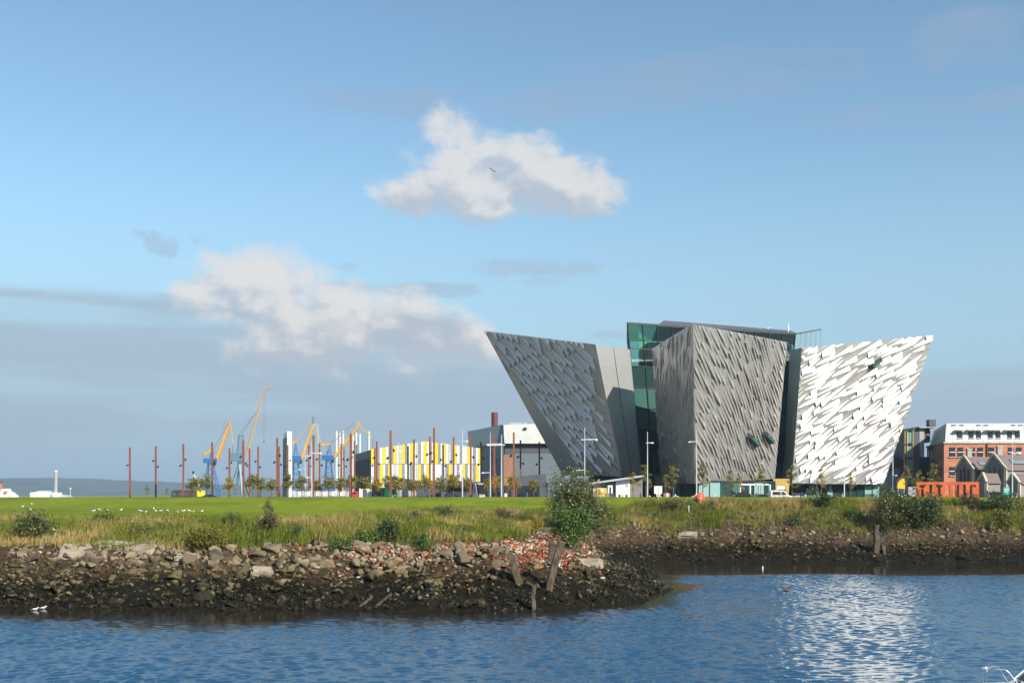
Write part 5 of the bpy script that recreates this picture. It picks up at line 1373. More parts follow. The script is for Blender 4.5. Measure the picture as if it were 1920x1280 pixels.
def scatter(name, protos, x, y, z, sx, label, m_, flatten=1.0, tiltsd=.4, lift=.15):
    Vs, Fs, off = [], [], 0
    pk = rn.integers(0, len(protos), len(x))
    for k, (pv, pf) in enumerate(protos):
        idx_ = np.nonzero(pk == k)[0]; n = len(idx_)
        if n == 0: continue
        a = rn.uniform(0, 6.283, n); tx, ty = rn.normal(0, tiltsd, n), rn.normal(0, tiltsd, n)
        ca, sa_ = np.cos(a), np.sin(a); Z0 = np.zeros(n); O1 = np.ones(n)
        Rz = np.stack([np.stack([ca, -sa_, Z0], -1), np.stack([sa_, ca, Z0], -1), np.stack([Z0, Z0, O1], -1)], 1)
        cx, sx_ = np.cos(tx), np.sin(tx); Rx = np.stack([np.stack([O1, Z0, Z0], -1), np.stack([Z0, cx, -sx_], -1), np.stack([Z0, sx_, cx], -1)], 1)
        cy, sy = np.cos(ty), np.sin(ty); Ry = np.stack([np.stack([cy, Z0, sy], -1), np.stack([Z0, O1, Z0], -1), np.stack([-sy, Z0, cy], -1)], 1)
        Rm = Rz @ Rx @ Ry
        Sc = np.stack([sx[idx_] * rn.uniform(.8, 1.3, n), sx[idx_] * rn.uniform(.8, 1.2, n), sx[idx_] * flatten * rn.uniform(.8, 1.2, n)], 1)
        Rm = Rm * Sc[:, None, :]
        Tm = np.stack([x[idx_], y[idx_], z[idx_] + sx[idx_] * lift], 1)[:, :, None]
        V, Fc = merge_instances(pv, pf, np.concatenate([Rm, Tm], 2))
        Vs.append(V); Fs.append(Fc + off); off += len(V)
    V, Fc = np.concatenate(Vs), np.concatenate(Fs)
    return tag(link(name, mesh_np(name, V, Fc, np.full(len(Fc), Fc.shape[1]), m_)), label, None, kind='stuff')
scatter('shore_stones', RPg, x[rest], y[rest], z[rest], size[rest], 'loose grey-brown stones along the tide line', rm)
N = 26000
x = rn.uniform(-34, 54, N); y = rn.uniform(66, 126, N); dd = shore_dist(x, y); wl_ = wleft(x, y)
keep = (dd > -.3) & (dd < 9.5 * wl_ + 8.8 * (1 - wl_)) & in_view(x, y); x, y = x[keep], y[keep]
scatter('shore_gravel', RPg, x, y, zt(x, y), rn.gamma(2.2, .032, len(x)) + .035, 'small stones, shells and weed on the muddy shore', rm, .8, .5, .2)
# broken bricks on the point
bm_ = bpy.data.materials.new('broken_brick'); bm_.use_nodes = True
k_ = NT(bm_.node_tree); kb = bm_.node_tree.nodes['Principled BSDF']; kb.inputs['Roughness'].default_value = .85
gi = k_.new('ShaderNodeNewGeometry').outputs['Random Per Island']
rp = k_.new('ShaderNodeValToRGB'); k_.l.new(gi, rp.inputs[0]); cr = rp.color_ramp; cr.interpolation = 'CONSTANT'
cr.elements[0].color = (.27, .062, .018, 1); cr.elements[1].position = .3; cr.elements[1].color = (.31, .10, .035, 1)
for p_, c__ in ((.5, (.30, .21, .15, 1)), (.68, (.36, .30, .24, 1)), (.84, (.22, .06, .03, 1)), (.95, (.5, .47, .43, 1))):
    e = cr.elements.new(p_); e.color = c__
k_.l.new(rp.outputs[0], kb.inputs['Base Color'])
BR = ([(-.5, -.24, -.17), (.5, -.24, -.17), (.5, .24, -.17), (-.5, .24, -.17), (-.46, -.24, .17), (.5, -.24, .17), (.42, .24, .17), (-.5, .2, .17)], [(3, 2, 1, 0), (4, 5, 6, 7), (0, 1, 5, 4), (1, 2, 6, 5), (2, 3, 7, 6), (3, 0, 4, 7)])
N = 13000
x = rn.uniform(-14, 10.5, N); y = rn.uniform(72, 96, N); dd = shore_dist(x, y)
pr_ = np.exp(-((dd - 7.2 - .6 * vnoise(x, y, 3, 71)) / 1.9) ** 2) * sstep(-15, -6, x) * np.clip(1.9 * vnoise(x, y, 2.2, 72) - .35, .05, 1.2)
keep = rn.random(N) < pr_; x, y = x[keep], y[keep]
scatter('brick_rubble', [BR], x, y, zt(x, y), rn.uniform(.18, .36, len(x)), 'orange and pale broken bricks heaped on the point', bm_, 1.0, .7, .12)
x = rn.uniform(-33, -14, 900); y = rn.uniform(74, 80, 900); dd = shore_dist(x, y); keep = (np.abs(dd - 7.6) < .9) & (vnoise(x, y, 2.5, 73) > .6); x, y = x[keep], y[keep]
scatter('brick_fragments', [BR], x, y, zt(x, y), rn.uniform(.16, .3, len(x)), 'few broken bricks at the top of the left rocks', bm_, 1.0, .7, .12)

# seaweed clumps hang on the lower stones
wmat = mat('seaweed', (.018, .016, .008), rough=.45, scale=5, color2=(.045, .038, .015))
N = 14000
x = rn.uniform(-34, 14, N); y = rn.uniform(67, 100, N); dd = shore_dist(x, y)
keep = (dd > 0) & (dd < 5.6) & (rn.random(N) < np.where(x > -3, 1.0, .55) * (.2 + vnoise(x, y, 3, 75))) & in_view(x, y); x, y = x[keep], y[keep]; n = len(x)
Rm = rand_rot(rn, n) * rn.uniform(.12, .42, n)[:, None, None]
V, Fc = merge_instances([(-.5, 0, -.05), (0, -.25, .12), (.5, 0, -.05), (0, .25, .1)], [(0, 1, 2, 3)], np.concatenate([Rm, np.stack([x, y, zt(x, y) + rn.uniform(.02, .22, n)], 1)[:, :, None]], 2))
tag(link('seaweed', mesh_np('seaweed', V, Fc, np.full(len(Fc), 4), wmat)), 'dark brown seaweed on the lower shore', kind='stuff')

# ---- timbers
M_wood = mat('weathered_timber', (0.14, 0.105, 0.07), rough=.95, scale=6, color2=(.04, .03, .02), bump=.02, bscale=14, stretch=(1, 1, .3))
M_wetwood = mat('wet_dark_timber', (0.09, 0.07, 0.04), rough=.7, scale=4, color2=(.03, .025, .015), bump=.02, bscale=12)
def timber(name, a_px, b_px, wd, label, m_, dz=(0.0, 0.0), Yb=None, depth=None):
    """a squared baulk from its foot (image point on the ground) to its head"""
    g0 = ground_at(*a_px); Y_ = g0.y; p = g0 + Vector((0, 0, -.35)); q_ = W(b_px[0], b_px[1], Y_ + (depth or 0.0))
    b = MB(); dirv = (q_ - p).normalized()
    n_ = 5; prev = None
    t_ = thing(name, g0, label, 'timber', 'old timbers on the shore')
    side = dirv.cross(Vector((0, 1, .2))).normalized(); fw = dirv.cross(side).normalized(); rn_ = random.Random(int(a_px[0]))
    rings = []
    for k in range(n_ + 1):
        c_ = p.lerp(q_, k / n_) + side * rn_.uniform(-.05, .05); r_ = wd * .38 * rn_.uniform(.8, 1.12)
        rings.append([c_ + side * r_ * sx_ + fw * r_ * sy_ for sx_, sy_ in ((-1, -.8), (-.8, -1), (.8, -1), (1, -.8), (1, .8), (.8, 1), (-.8, 1), (-1, .8))])
    for k in range(n_): b.poly(rings[k] + rings[k + 1], [(i, (i + 1) % 8, 8 + (i + 1) % 8, 8 + i) for i in range(8)])
    rings[-1] = [v + dirv * rn_.uniform(-.12, .12) for v in rings[-1]]
    b.poly(rings[n_ - 1] + rings[-1], [(i, (i + 1) % 8, 8 + (i + 1) % 8, 8 + i) for i in range(8)] + [tuple(range(8, 16))])
    b.build('baulk', m_, t_)
    return t_
timber('timber_post', (975, 1094), (957, 1036), .55, 'short leaning timber post with a lichened top in the rubble', M_wood)
timber('timber_post', (1026, 1104), (1052, 1016), .62, 'tall grey leaning timber baulk below the large bush', M_wood)
timber('timber_post', (1000, 1142), (1001, 1097), .36, 'upright split pile standing at the water edge', M_wood)
timber('timber_beam', (870, 1112), (916, 1135), .75, 'thick half-buried log lying at the water edge', M_wetwood)
timber('timber_beam', (862, 1072), (905, 1092), .8, 'dark rounded log with a sawn end in the seaweed', M_wetwood)
timber('timber_beam', (664, 1136), (697, 1118), .22, 'pale plank sloping into the water, left of two', M_wood)
timber('timber_beam', (696, 1134), (733, 1112), .22, 'pale plank sloping into the water, right of two', M_wood)
timber('timber_beam', (1003, 1024), (1040, 1021), .4, 'charred horizontal beam under the large bush', M_wetwood)
timber('timber_post', (1030, 1050), (1036, 1008), .4, 'dark upright post behind the grey baulk', M_wetwood)
timber('timber_post', (1643, 1034), (1643, 984), .7, 'stout broken pile on the far shore under the pair of bushes', M_wood)
timber('timber_post', (1660, 1038), (1655, 1020), .5, 'short mossy stump beside the stout pile', M_wood)
timber('timber_beam', (1640, 1012), (1672, 998), .5, 'dark beam leaning behind the stout pile', M_wetwood)
timber('timber_beam', (1230, 1002), (1252, 1020), .6, 'dark sloping beam on the far shore, left', M_wetwood)
timber('timber_beam', (122, 1068), (196, 1056), .7, 'reddish broad plank among the left rocks', M_wood)
timber('timber_beam', (24, 1050), (72, 1040), .4, 'flat pale plank at the far left of the rocks', M_wood)
# concrete slabs lying on the shore
for (px, py, w_, h_, d_, rz, rx, lab) in ((182, 1034, 5.0, .5, 2.6, .25, .35, 'large tilted concrete slab above the left rocks'), (206, 1028, 2.0, 1.0, 1.4, .5, .2, 'pale concrete block on top of the tilted slab'),
                                      (262, 1034, 2.0, .9, 1.3, -.2, .15, 'rounded pale concrete lump right of the tilted slab'), (1092, 1058, 2.6, .8, 1.9, -.45, .5, 'smooth sloping concrete apron below the large bush'),
                                      (1292, 1006, 1.9, .9, 1.3, -.3, .45, 'tan concrete block at the foot of the far bank'), (348, 1046, 1.6, .7, 1.2, .3, .1, 'pale flat boulder in the middle of the left rocks'),
                                      (488, 1080, 1.4, 1.2, 1.2, .3, .3, 'large angular boulder with a lit face on the left shore')):
    g0 = ground_at(px, py); t_ = thing('concrete_slab', g0, lab, 'slab', 'slabs on the shore')
    bm = bmesh.new(); bmesh.ops.create_cube(bm, size=1.0); bmesh.ops.scale(bm, vec=(w_, d_, h_), verts=bm.verts)
    bmesh.ops.bevel(bm, geom=list(bm.edges), offset=.12, segments=2, affect='EDGES'); bmesh.ops.subdivide_edges(bm, edges=list(bm.edges), cuts=1, use_grid_fill=True)
    rn_ = random.Random(px)
    for v in bm.verts: v.co += Vector((rn_.uniform(-.08, .08), rn_.uniform(-.08, .08), rn_.uniform(-.06, .06)))
    bmesh.ops.rotate(bm, matrix=Matrix.Rotation(rz, 3, 'Z') @ Matrix.Rotation(rx, 3, 'X'), verts=bm.verts)
    bmesh.ops.triangulate(bm, faces=bm.faces)
    me = bpy.data.meshes.new('slab'); bm.to_mesh(me); bm.free(); me.materials.append(M_sandc if 'M_sandc' in globals() else mat('weathered_concrete', (.30, .245, .18), rough=.9, var=.25, scale=1.5, bump=.04, bscale=6))
    o = link('slab', me, t_); o.location = (0, .4, -.1 if px != 1092 else -.35)

# ================================================================== poles and lamps
poles = [(243.6, 838.7), (292, 835.7), (343.4, 832), (397.7, 829), (430, 840), (456.5, 825), (467.9, 840), (483.7, 837), (519.8, 821), (522.8, 837), (539.8, 834), (579, 834), (587.5, 815.6), (599, 831), (640, 831), (645, 842), (657.5, 812), (664.5, 826.6), (702.6, 840), (706.2, 827), (732.6, 807), (765, 836), (776, 823), (806, 818.5), (813.5, 802), (831, 833), (850.5, 819), (882.4, 814.5), (902, 828.5), (927, 815), (963.7, 810), (976, 825), (1011, 828)]
for k, (px, py) in enumerate(poles):
    Y_ = 11.6 * F / (HOR - py)            # all stand equally tall, the rows recede
    t = thing('rusty_pole', (X(px, Y_), Y_, GZ0), 'slim rust-red steel pole with small spotlights, %s from the left' % ORD[k], 'pole', 'rust-red poles of the slipways')
    b = MB(); lean = (k * 7 % 5 - 2) * .02; b.loft([(X(px, Y_) + a_ * .18, Y_ + c_ * .18, 5.4) for a_, c_ in ((-1, -1), (1, -1), (1, 1), (-1, 1))], [(X(px, Y_) + lean + a_ * .18, Y_ + c_ * .18, 18.6) for a_, c_ in ((-1, -1), (1, -1), (1, 1), (-1, 1))])
    b.build('shaft', M_rust, t)
    for j, zz_ in enumerate((13.6, 15.0) if k % 3 else (14.2,)):
        sx = 1 if (k + j) % 2 else -1
        b = MB(); b.bar((X(px, Y_) + .18 * sx, Y_ - .1, zz_), (X(px, Y_) + .5 * sx, Y_ - .15, zz_), .08); b.tube((X(px, Y_) + .5 * sx, Y_ + .1, zz_ + .12), (X(px, Y_) + .62 * sx, Y_ - .38, zz_ - .14), .19, .2, 10); b.build('spotlight', M_black, t)
def lamp_post(px, top, Y_, arms, label, side=1):
    t = thing('lamp_post', (X(px, Y_), Y_, GZ0), label, 'lamp post', 'pale lamp posts'); x_ = X(px, Y_); zt_ = zz(top, Y_)
    b = MB(); b.tube((x_, Y_, 5.5), (x_, Y_, 9.5), .12, .11, 10); b.tube((x_, Y_, 9.5), (x_, Y_, zt_), .10, .05, 10); b.build('post', M_lamp, t)
    for (py, l0, l1, th) in arms:
        z_ = zz(py, Y_); b = MB()
        b.bar((x_ + l0 / F * Y_, Y_ - .05, z_), (x_ + l1 / F * Y_, Y_ - .05, z_ + .06), th * .75); b.build('arm', M_lamp, t)
        e = l0 if abs(l0) > abs(l1) else l1
        b = MB(); b.box((x_ + (e - math.copysign(2.0, e)) / F * Y_, Y_ - .05, z_ - .02), (4.6 / F * Y_, .3, .16)); b.build('lamp_head', M_white, t)
lamp_post(572, 828, 240, [(854.5, -5, 10, .16), (880, -12, 0, .1)], 'pale lamp post with a cross bar, first behind the left trees')
lamp_post(584.5, 826, 215, [(849.5, -4, 19, .22), (895, -10, 0, .14)], 'taller pale lamp post with a cross bar, before the lattice mast')
lamp_post(747, 828, 235, [(845, -16, 0, .1), (846, 0, 6, .1)], 'thin pale lamp post in front of the striped hall')
lamp_post(867, 806, 205, [(827, -3, 11, .14), (883, -7, 0, .12)], 'pale lamp post with one curved arm before the coach')
lamp_post(919.3, 810, 212, [(832.5, -7, 22, .24), (886, -16, 0, .18)], 'pale lamp post with a long cross bar, left of the pair beside the grey hall')
lamp_post(940, 814, 200, [(834.5, -26, 7, .24)], 'pale lamp post with a long cross bar, right of the pair beside the grey hall')
lamp_post(1096.3, 801, 196, [(824, -7, 24, .22), (881.5, -16, 0, .18)], 'pale lamp post with a cross bar before the left hull')
lamp_post(1214, 809, 198, [(830, -3, 11, .16)], 'pale lamp post before the gap between left and front hull')
lamp_post(1306, 806, 198, [(828, -15, 3, .16)], 'pale lamp post before the prow of the front hull')
lamp_post(1583, 821, 205, [(840, -3, 9, .12)], 'pale lamp post before the right hull')
lamp_post(1674, 823, 205, [(838, -11, 4, .12), (891, 0, 8, .1)], 'pale lamp post at the right end of the museum')
lamp_post(1898, 827, 205, [(850, -3, 16, .2)], 'pale lamp post before the stone house at the right edge')

# ================================================================== small buildings and street things by the museum
Yw = 218.0; P = P2(Yw); u = Yw / F
t = thing('white_kiosk', (X(1160, Yw), Yw, GZ0), 'low white pavilion with a long sloping grey roof below the left hull', 'building')
b = MB(); pr = [(1155, 936), (1181, 936), (1181, 897), (1155, 901)]
b.loft([P(*k) for k in pr], [P(*k) + Vector((0, 7, 0)) for k in pr]); b.build('white_wall', M_white, t)
b = MB(); pr = [(1181.2, 936), (1205, 936), (1205, 894), (1181.2, 897.2)]
b.loft([P(*k) + Vector((0, .2, 0)) for k in pr], [P(*k) + Vector((0, 7, 0)) for k in pr]); b.build('board_wall', mat('grey_boards', (.20, .19, .18), rough=.8, var=.2, scale=1.2, stretch=(.2, 1, 8)), t)
b = MB(); pr = [(1112, 936), (1127, 936), (1127, 903), (1112, 905)]
b.loft([P(*k) for k in pr], [P(*k) + Vector((0, 6, 0)) for k in pr]); b.build('pink_wall', mat('pale_pink_render', (.62, .50, .42), var=.08), t)
for k in range(3):
    b = MB(); b.box(P(1132 + 8.6 * k, 917) + Vector((0, .9, 0)), (8.2 * u, .12, 26 * u)); b.build('pane', M_gmid, t)
b = MB(); pr = [(1070, 911), (1095, 906), (1207, 890), (1207, 893.5), (1095, 909.5), (1070, 914)]
b.loft([P(*k) + Vector((0, -1.2, 0)) for k in pr], [P(*k) + Vector((0, 8, 0)) for k in pr]); b.build('roof', M_aluflat, t)
for px in (1162, 1175):
    b = MB(); b.box(P(px, 929) + Vector((0, -.06, 0)), (3 * u, .1, 5 * u)); b.build('poster', M_frame, t)
b = MB(); b.box(P(1168.5, 930) + Vector((0, -.06, 0)), (3.4 * u, .1, 7 * u)); b.build('poster', M_yellow, t)
# red-and-white shelving seen behind the glass
b = MB()
for k in range(4): b.box(P(1130, 906 + 5 * k) + Vector((0, .5, 0)), (9 * u, .3, .9 * u))
b.build('shelf', mat('brown_shelf', (.22, .09, .06)), t)
t = thing('yellow_skip', (X(1128, 205), 205, GZ0), 'yellow box container with a white label before the white pavilion', 'container')
b = MB(); b.box((X(1128, 205), 205.6, zz(925, 205)), (19 / F * 205, 1.6, 21 / F * 205)); b.build('body', mat('dull_yellow_paint', (.58, .42, .07), var=.1), t, bevel=.04)
b = MB(); b.box((X(1129, 205), 204.77, zz(919, 205)), (4 / F * 205, .05, 6 / F * 205)); b.build('notice', M_white, t)
t = thing('white_cabinet', (X(1144, 206), 206, GZ0), 'narrow white cabinet right of the yellow container', 'cabinet')
b = MB(); b.box((X(1144, 206), 206, zz(923, 206)), (.85, .6, 2.6)); b.build('body', M_white, t)
b = MB(); b.box((X(1144, 206), 205.68, zz(923, 206)), (.3, .06, 2.0)); b.build('door', M_frame, t)
t = thing('stone_planter', (X(1143, 200), 200, GZ0), 'low grey stone block before the white cabinet', 'planter')
b = MB(); b.box((X(1143, 200), 200, zz(931, 200)), (1.5, .8, 1.2)); b.build('block', M_stone, t, bevel=.06)
t = thing('information_board', (X(1234, 190), 190, GZ0), 'white two-panel information board on the lawn edge', 'sign')
for px in (1230, 1238):
    b = MB(); b.box((X(px, 190), 190, zz(918, 190)), (6.8 / F * 190, .1, 14.5 / F * 190)); b.build('panel', M_pwhite, t)
b = MB()
b.bar((X(1234, 190), 190.1, 5.4), (X(1234, 190), 190.1, zz(910, 190)), .12); b.build('post', M_lamp, t)
g0 = ground_at(1234.5, 943)
t = thing('notice_sign', g0, 'small pale notice sign on a thin post in front of the information board', 'sign')
b = MB(); b.box((g0.x, g0.y, zz(927.5, g0.y)), (7.5 / F * g0.y, .04, 5 / F * g0.y)); b.build('plate', M_pwhite, t)
b = MB(); b.box((g0.x, g0.y - .03, zz(927.5, g0.y)), (4 / F * g0.y, .02, 2.6 / F * g0.y)); b.build('print', mat('muted_red_print', (.35, .16, .2)), t)
b = MB(); b.tube((g0.x, g0.y + .05, g0.z - .2), (g0.x, g0.y + .05, zz(925, g0.y)), .035); b.build('post', M_lamp, t)
g0 = ground_at(1313.5, 943)
t = thing('lifebuoy', g0, 'round orange lifebuoy housing on a pale post at the top of the far bank', 'lifebuoy')
c0 = Vector((g0.x, g0.y, zz(931.5, g0.y))); r_ = 8.6 / F * g0.y
b = MB(); n_ = 28
prof = [(0, -.16), (r_ * .45, -.17), (r_ * .75, -.15), (r_ * .95, -.06), (r_, .04), (r_ * .9, .1), (0, .1)]
for (ra, ya), (rb, yb_) in zip(prof[:-1], prof[1:]):
    for k in range(n_):
        a0, a1 = 2 * math.pi * k / n_, 2 * math.pi * (k + 1) / n_
        q4 = [c0 + Vector((ra * math.cos(a0), ya, ra * math.sin(a0))), c0 + Vector((ra * math.cos(a1), ya, ra * math.sin(a1))), c0 + Vector((rb * math.cos(a1), yb_, rb * math.sin(a1))), c0 + Vector((rb * math.cos(a0), yb_, rb * math.sin(a0)))]
        b.quad(*(q4[1:] if ra == 0 else q4[:3] if rb == 0 else q4))
b.build('housing', mat('signal_orange', (.85, .10, .03), rough=.35, var=.06), t, smooth=True)
b = MB(); b.tube((c0.x, c0.y - .2, g0.z - .2), (c0.x, c0.y - .2, c0.z + .25), .05); b.build('post', M_white, t)
g0 = ground_at(1291.5, 964)
t = thing('marker_post', g0, 'short pale marker stake in the bank below the lifebuoy', 'post')
b = MB(); b.loft([(g0.x + a_ * .05, g0.y + c_ * .05, g0.z - .2) for a_, c_ in ((-1, -1), (1, -1), (1, 1), (-1, 1))], [(g0.x + a_ * .045, g0.y + c_ * .045, g0.z + .75) for a_, c_ in ((-1, -1), (1, -1), (1, 1), (-1, 1))]); b.build('stake', M_lamp, t)
b = MB(); b.box((g0.x, g0.y, g0.z + .78), (.12, .12, .06)); b.build('cap', M_white, t)
# rope barrier: posts with slack white ropes
rp_ = [(1218, 931), (1236, 929), (1266, 928.5), (1305, 927.5), (1340, 929)]
for k, (px, py) in enumerate(rp_):
    t = thing('rope_post', (X(px, 186), 186, GZ0), 'short rope barrier post on the plaza edge, %s from the left' % ORD[k], 'post', 'rope barrier')
    b = MB(); b.tube((X(px, 186), 186, 5.5), (X(px, 186), 186, zz(py, 186) + .1), .08, .07, 8); b.build('post', M_lamp, t)
    b = MB(); b.tube((X(px, 186), 186, zz(py, 186) + .1), (X(px, 186), 186, zz(py, 186) + .2), .11, .08, 8); b.build('cap', M_lamp, t)
for k in range(4):
    (p0, q0), (p1, q1) = rp_[k], rp_[k + 1]
    pts = [Vector((X(p0 + (p1 - p0) * i / 10, 186), 185.88, zz(q0 + (q1 - q0) * i / 10, 186) - .45 * 4 * (i / 10) * (1 - i / 10))) for i in range(11)]
    b = MB(); b.path(pts, .05, 6); tag(b.build('barrier_rope', M_white), 'slack white rope of the barrier, %s span from the left' % ORD[k], 'rope', 'rope barrier')
for k, px in enumerate((1246, 1253)):
    t = thing('wooden_seat', (X(px, 194), 194, GZ0), 'red-brown wooden block seat by the rope barrier, %s one' % ('left', 'right')[k], 'seat', 'wooden seats')
    b = MB(); b.box((X(px, 194), 194, 6.45), (.56, .6, 1.5), rz=.2); b.build('block', mat('red_brown_wood', (.26, .08, .04), var=.15, scale=3), t, bevel=.04)
t = thing('direction_sign', (X(1886, 190), 190, GZ0), 'teal green direction sign panel near the stone houses', 'sign')
b = MB(); b.box((X(1887, 190), 190, zz(920, 190)), (12 / F * 190, .1, 14 / F * 190)); b.build('panel', mat('teal_sign', (.02, .30, .22), rough=.5, var=.05), t)
for k in range(3):
    b = MB(); b.box((X(1887, 190), 189.93, zz(916 + 3 * k, 190)), (8 / F * 190, .03, 1.0 / F * 190)); b.build('text_line', M_white, t)
b = MB(); b.tube((X(1883, 190), 190.1, 5.4), (X(1883, 190), 190.1, zz(914, 190)), .06); b.tube((X(1891, 190), 190.1, 5.4), (X(1891, 190), 190.1, zz(914, 190)), .06); b.build('post', M_lamp, t)
for k, px in enumerate((1854, 1906)):
    t = thing('bollard', (X(px, 192), 192, GZ0), 'white bollard %s' % ('left of the teal sign', 'at the right edge beyond the teal sign'), 'bollard', 'white bollards') if False else thing('bollard', (X(px, 192), 192, GZ0), ('white bollard left of the teal sign', 'white bollard right of the teal sign')[k], 'bollard', 'white bollards')
    b = MB(); b.tube((X(px, 192), 192, 5.5), (X(px, 192), 192, 7.1), .16, .14, 12); b.build('post', M_white, t)
    b = MB(); b.tube((X(px, 192), 192, 7.1), (X(px, 192), 192, 7.2), .17, .05, 12); b.build('cap', M_lamp, t)
t = thing('picket_fence', (X(1712, 200), 200, GZ0), 'grey upright slat fence left of the orange sign', 'fence')
for k in range(8):
    b = MB(); b.box((X(1704 + 1.9 * k, 200), 200, 7.0), (.11, .06, 2.6)); b.build('slat', M_plgrey, t)
b = MB(); b.box((X(1711, 200), 200.08, 7.9), (1.4, .06, .1)); b.build('rail', M_plgrey, t)

# ================================================================== vehicles (built lengthwise along local x, nose at +x)
def wheels(t, xs, wd, r_):
    for x_ in xs:
        for s_ in (-1, 1):
            b = MB(); b.tube((x_, s_ * (wd / 2 - .14), r_), (x_, s_ * (wd / 2 + .02), r_), r_, None, 18); wo_ = b.build('wheel', M_tyre, t, LOCAL)
            b = MB(); b.tube((x_, s_ * (wd / 2 + .02), r_), (x_, s_ * (wd / 2 + .05), r_), r_ * .6, None, 14); b.build('rim', M_lamp, wo_, LOCAL)
def extr(t, name, prof, wd, m_, bevel=.06, y0=None, y1=None):
    b = MB(); a_ = -wd / 2 if y0 is None else y0; c_ = wd / 2 if y1 is None else y1
    b.loft([(x, a_, z) for x, z in prof], [(x, c_, z) for x, z in prof]); return b.build(name, m_, t, LOCAL, bevel=bevel)
def sidepane(t, prof, wd, m_=None):
    for s_ in (-1, 1):
        b = MB(); y_ = s_ * (wd / 2 + .012)
        b.loft([(x, y_, z) for x, z in prof], [(x, y_ - s_ * .03, z) for x, z in prof]); b.build('side_window', m_ or M_vglass, t, LOCAL)
def lights(t, xf, xr, z, wd):
    for s_ in (-1, 1):
        b = MB(); b.box((xf, s_ * wd * .36, z), (.08, .34, .2)); b.build('headlight', M_pwhite, t, LOCAL)
        b = MB(); b.box((xr, s_ * wd * .40, z + .1), (.06, .2, .34)); b.build('tail_light', mat('red_lens', (.5, .02, .02), rough=.3), t, LOCAL)
M_silver = mat('silver_coach_paint', (.42, .44, .46), rough=.3, metal=.4, var=.05, scale=.5)
Yc = 232
co_ = thing('coach', (X(868, Yc), Yc, GZ0), 'silver touring coach with dark windows and a swoosh on its side', 'bus', rz=-R(38))
extr(co_, 'body', [(-4.8, .4), (4.5, .4), (4.8, .9), (4.75, 1.6), (4.35, 3.5), (4.0, 3.7), (-4.6, 3.7), (-4.8, 3.4)], 2.5, M_silver, .1)
sidepane(co_, [(-4.55, 1.95), (3.5, 1.95), (3.9, 3.3), (-4.45, 3.3)], 2.5)
b = MB(); b.loft([(4.80, -1.1, 1.45), (4.80, 1.1, 1.45), (4.45, 1.05, 3.3), (4.45, -1.05, 3.3)], [(4.86, -1.1, 1.45), (4.86, 1.1, 1.45), (4.51, 1.05, 3.3), (4.51, -1.05, 3.3)]); b.build('windscreen', M_vglass, co_, LOCAL)
b = MB(); b.box((4.83, 0, .75), (.1, 2.3, .5)); b.build('bumper', M_white, co_, LOCAL)
for s_ in (-1, 1):
    b = MB(); pts = [Vector((-2.6 + .9 * math.cos(a_), s_ * 1.265, 1.0 + .8 * math.sin(a_))) for a_ in np.linspace(3.3, .5, 10)] + [Vector((x_, s_ * 1.265, z_)) for x_, z_ in ((-.8, 1.05), (.4, .8), (2.0, .75), (3.6, 1.0))]
    b.path(pts, .1, 5); b.build('side_swoosh', M_black, co_, LOCAL)
    b = MB(); b.bar((4.5, s_ * 1.2, 3.1), (4.95, s_ * 1.45, 2.9), .07); b.box((4.98, s_ * 1.45, 2.6), (.12, .2, .55)); b.build('mirror', M_black, co_, LOCAL)
wheels(co_, (-2.6, 3.0), 2.5, .5); lights(co_, 4.84, -4.84, 1.05, 2.5)
M_bgreen = mat('green_bus_paint', (.02, .28, .10), rough=.35, var=.08)
gb_ = thing('green_bus', (X(721, 238), 238, GZ0), 'green bus or lorry with a dark side, behind the young trees', 'bus', rz=-R(35))
extr(gb_, 'body', [(-2.6, .4), (2.4, .4), (2.7, .9), (2.6, 1.5), (2.2, 2.5), (1.4, 2.8), (-2.6, 2.8)], 2.2, M_bgreen, .1)
sidepane(gb_, [(-2.45, 1.0), (.9, 1.0), (1.1, 2.5), (-2.45, 2.5)], 2.2)
b = MB(); b.loft([(2.66, -.95, 1.4), (2.66, .95, 1.4), (2.32, .9, 2.4), (2.32, -.9, 2.4)], [(2.71, -.95, 1.4), (2.71, .95, 1.4), (2.37, .9, 2.4), (2.37, -.9, 2.4)]); b.build('windscreen', M_vglass, gb_, LOCAL)
wheels(gb_, (-1.6, 1.6), 2.2, .42); lights(gb_, 2.72, -2.64, .9, 2.2)
vn = thing('white_van', (X(1462, 192), 192, GZ0), 'white van parked before the gilded entrance', 'van', rz=R(2))
extr(vn, 'body', [(-1.75, .35), (1.9, .35), (2.0, .7), (1.9, 1.05), (1.2, 1.25), (.6, 1.95), (.4, 2.02), (-1.65, 2.02), (-1.75, 1.9)], 1.8, M_white, .06)
sidepane(vn, [(-1.5, 1.25), (-.05, 1.25), (-.05, 1.82), (-1.45, 1.82)], 1.8); sidepane(vn, [(.05, 1.25), (1.0, 1.25), (.5, 1.82), (.05, 1.82)], 1.8)
b = MB(); b.loft([(1.22, -.8, 1.27), (1.22, .8, 1.27), (.66, .75, 1.9), (.66, -.75, 1.9)], [(1.26, -.8, 1.29), (1.26, .8, 1.29), (.70, .75, 1.92), (.70, -.75, 1.92)]); b.build('windscreen', M_vglass, vn, LOCAL)
wheels(vn, (-1.1, 1.2), 1.8, .33); lights(vn, 1.98, -1.77, .8, 1.8)
tx = thing('black_taxi', (X(1388, 194), 194, GZ0), 'black taxi parked before the glass doors', 'car', rz=R(182))
M_blackp = mat('black_car_paint', (.012, .012, .014), rough=.2, var=.1)
extr(tx, 'body', [(-1.9, .35), (1.95, .35), (2.05, .65), (1.95, .95), (1.1, 1.08), (.55, 1.65), (.3, 1.74), (-1.3, 1.74), (-1.75, 1.2), (-1.95, 1.05)], 1.75, M_blackp, .07)
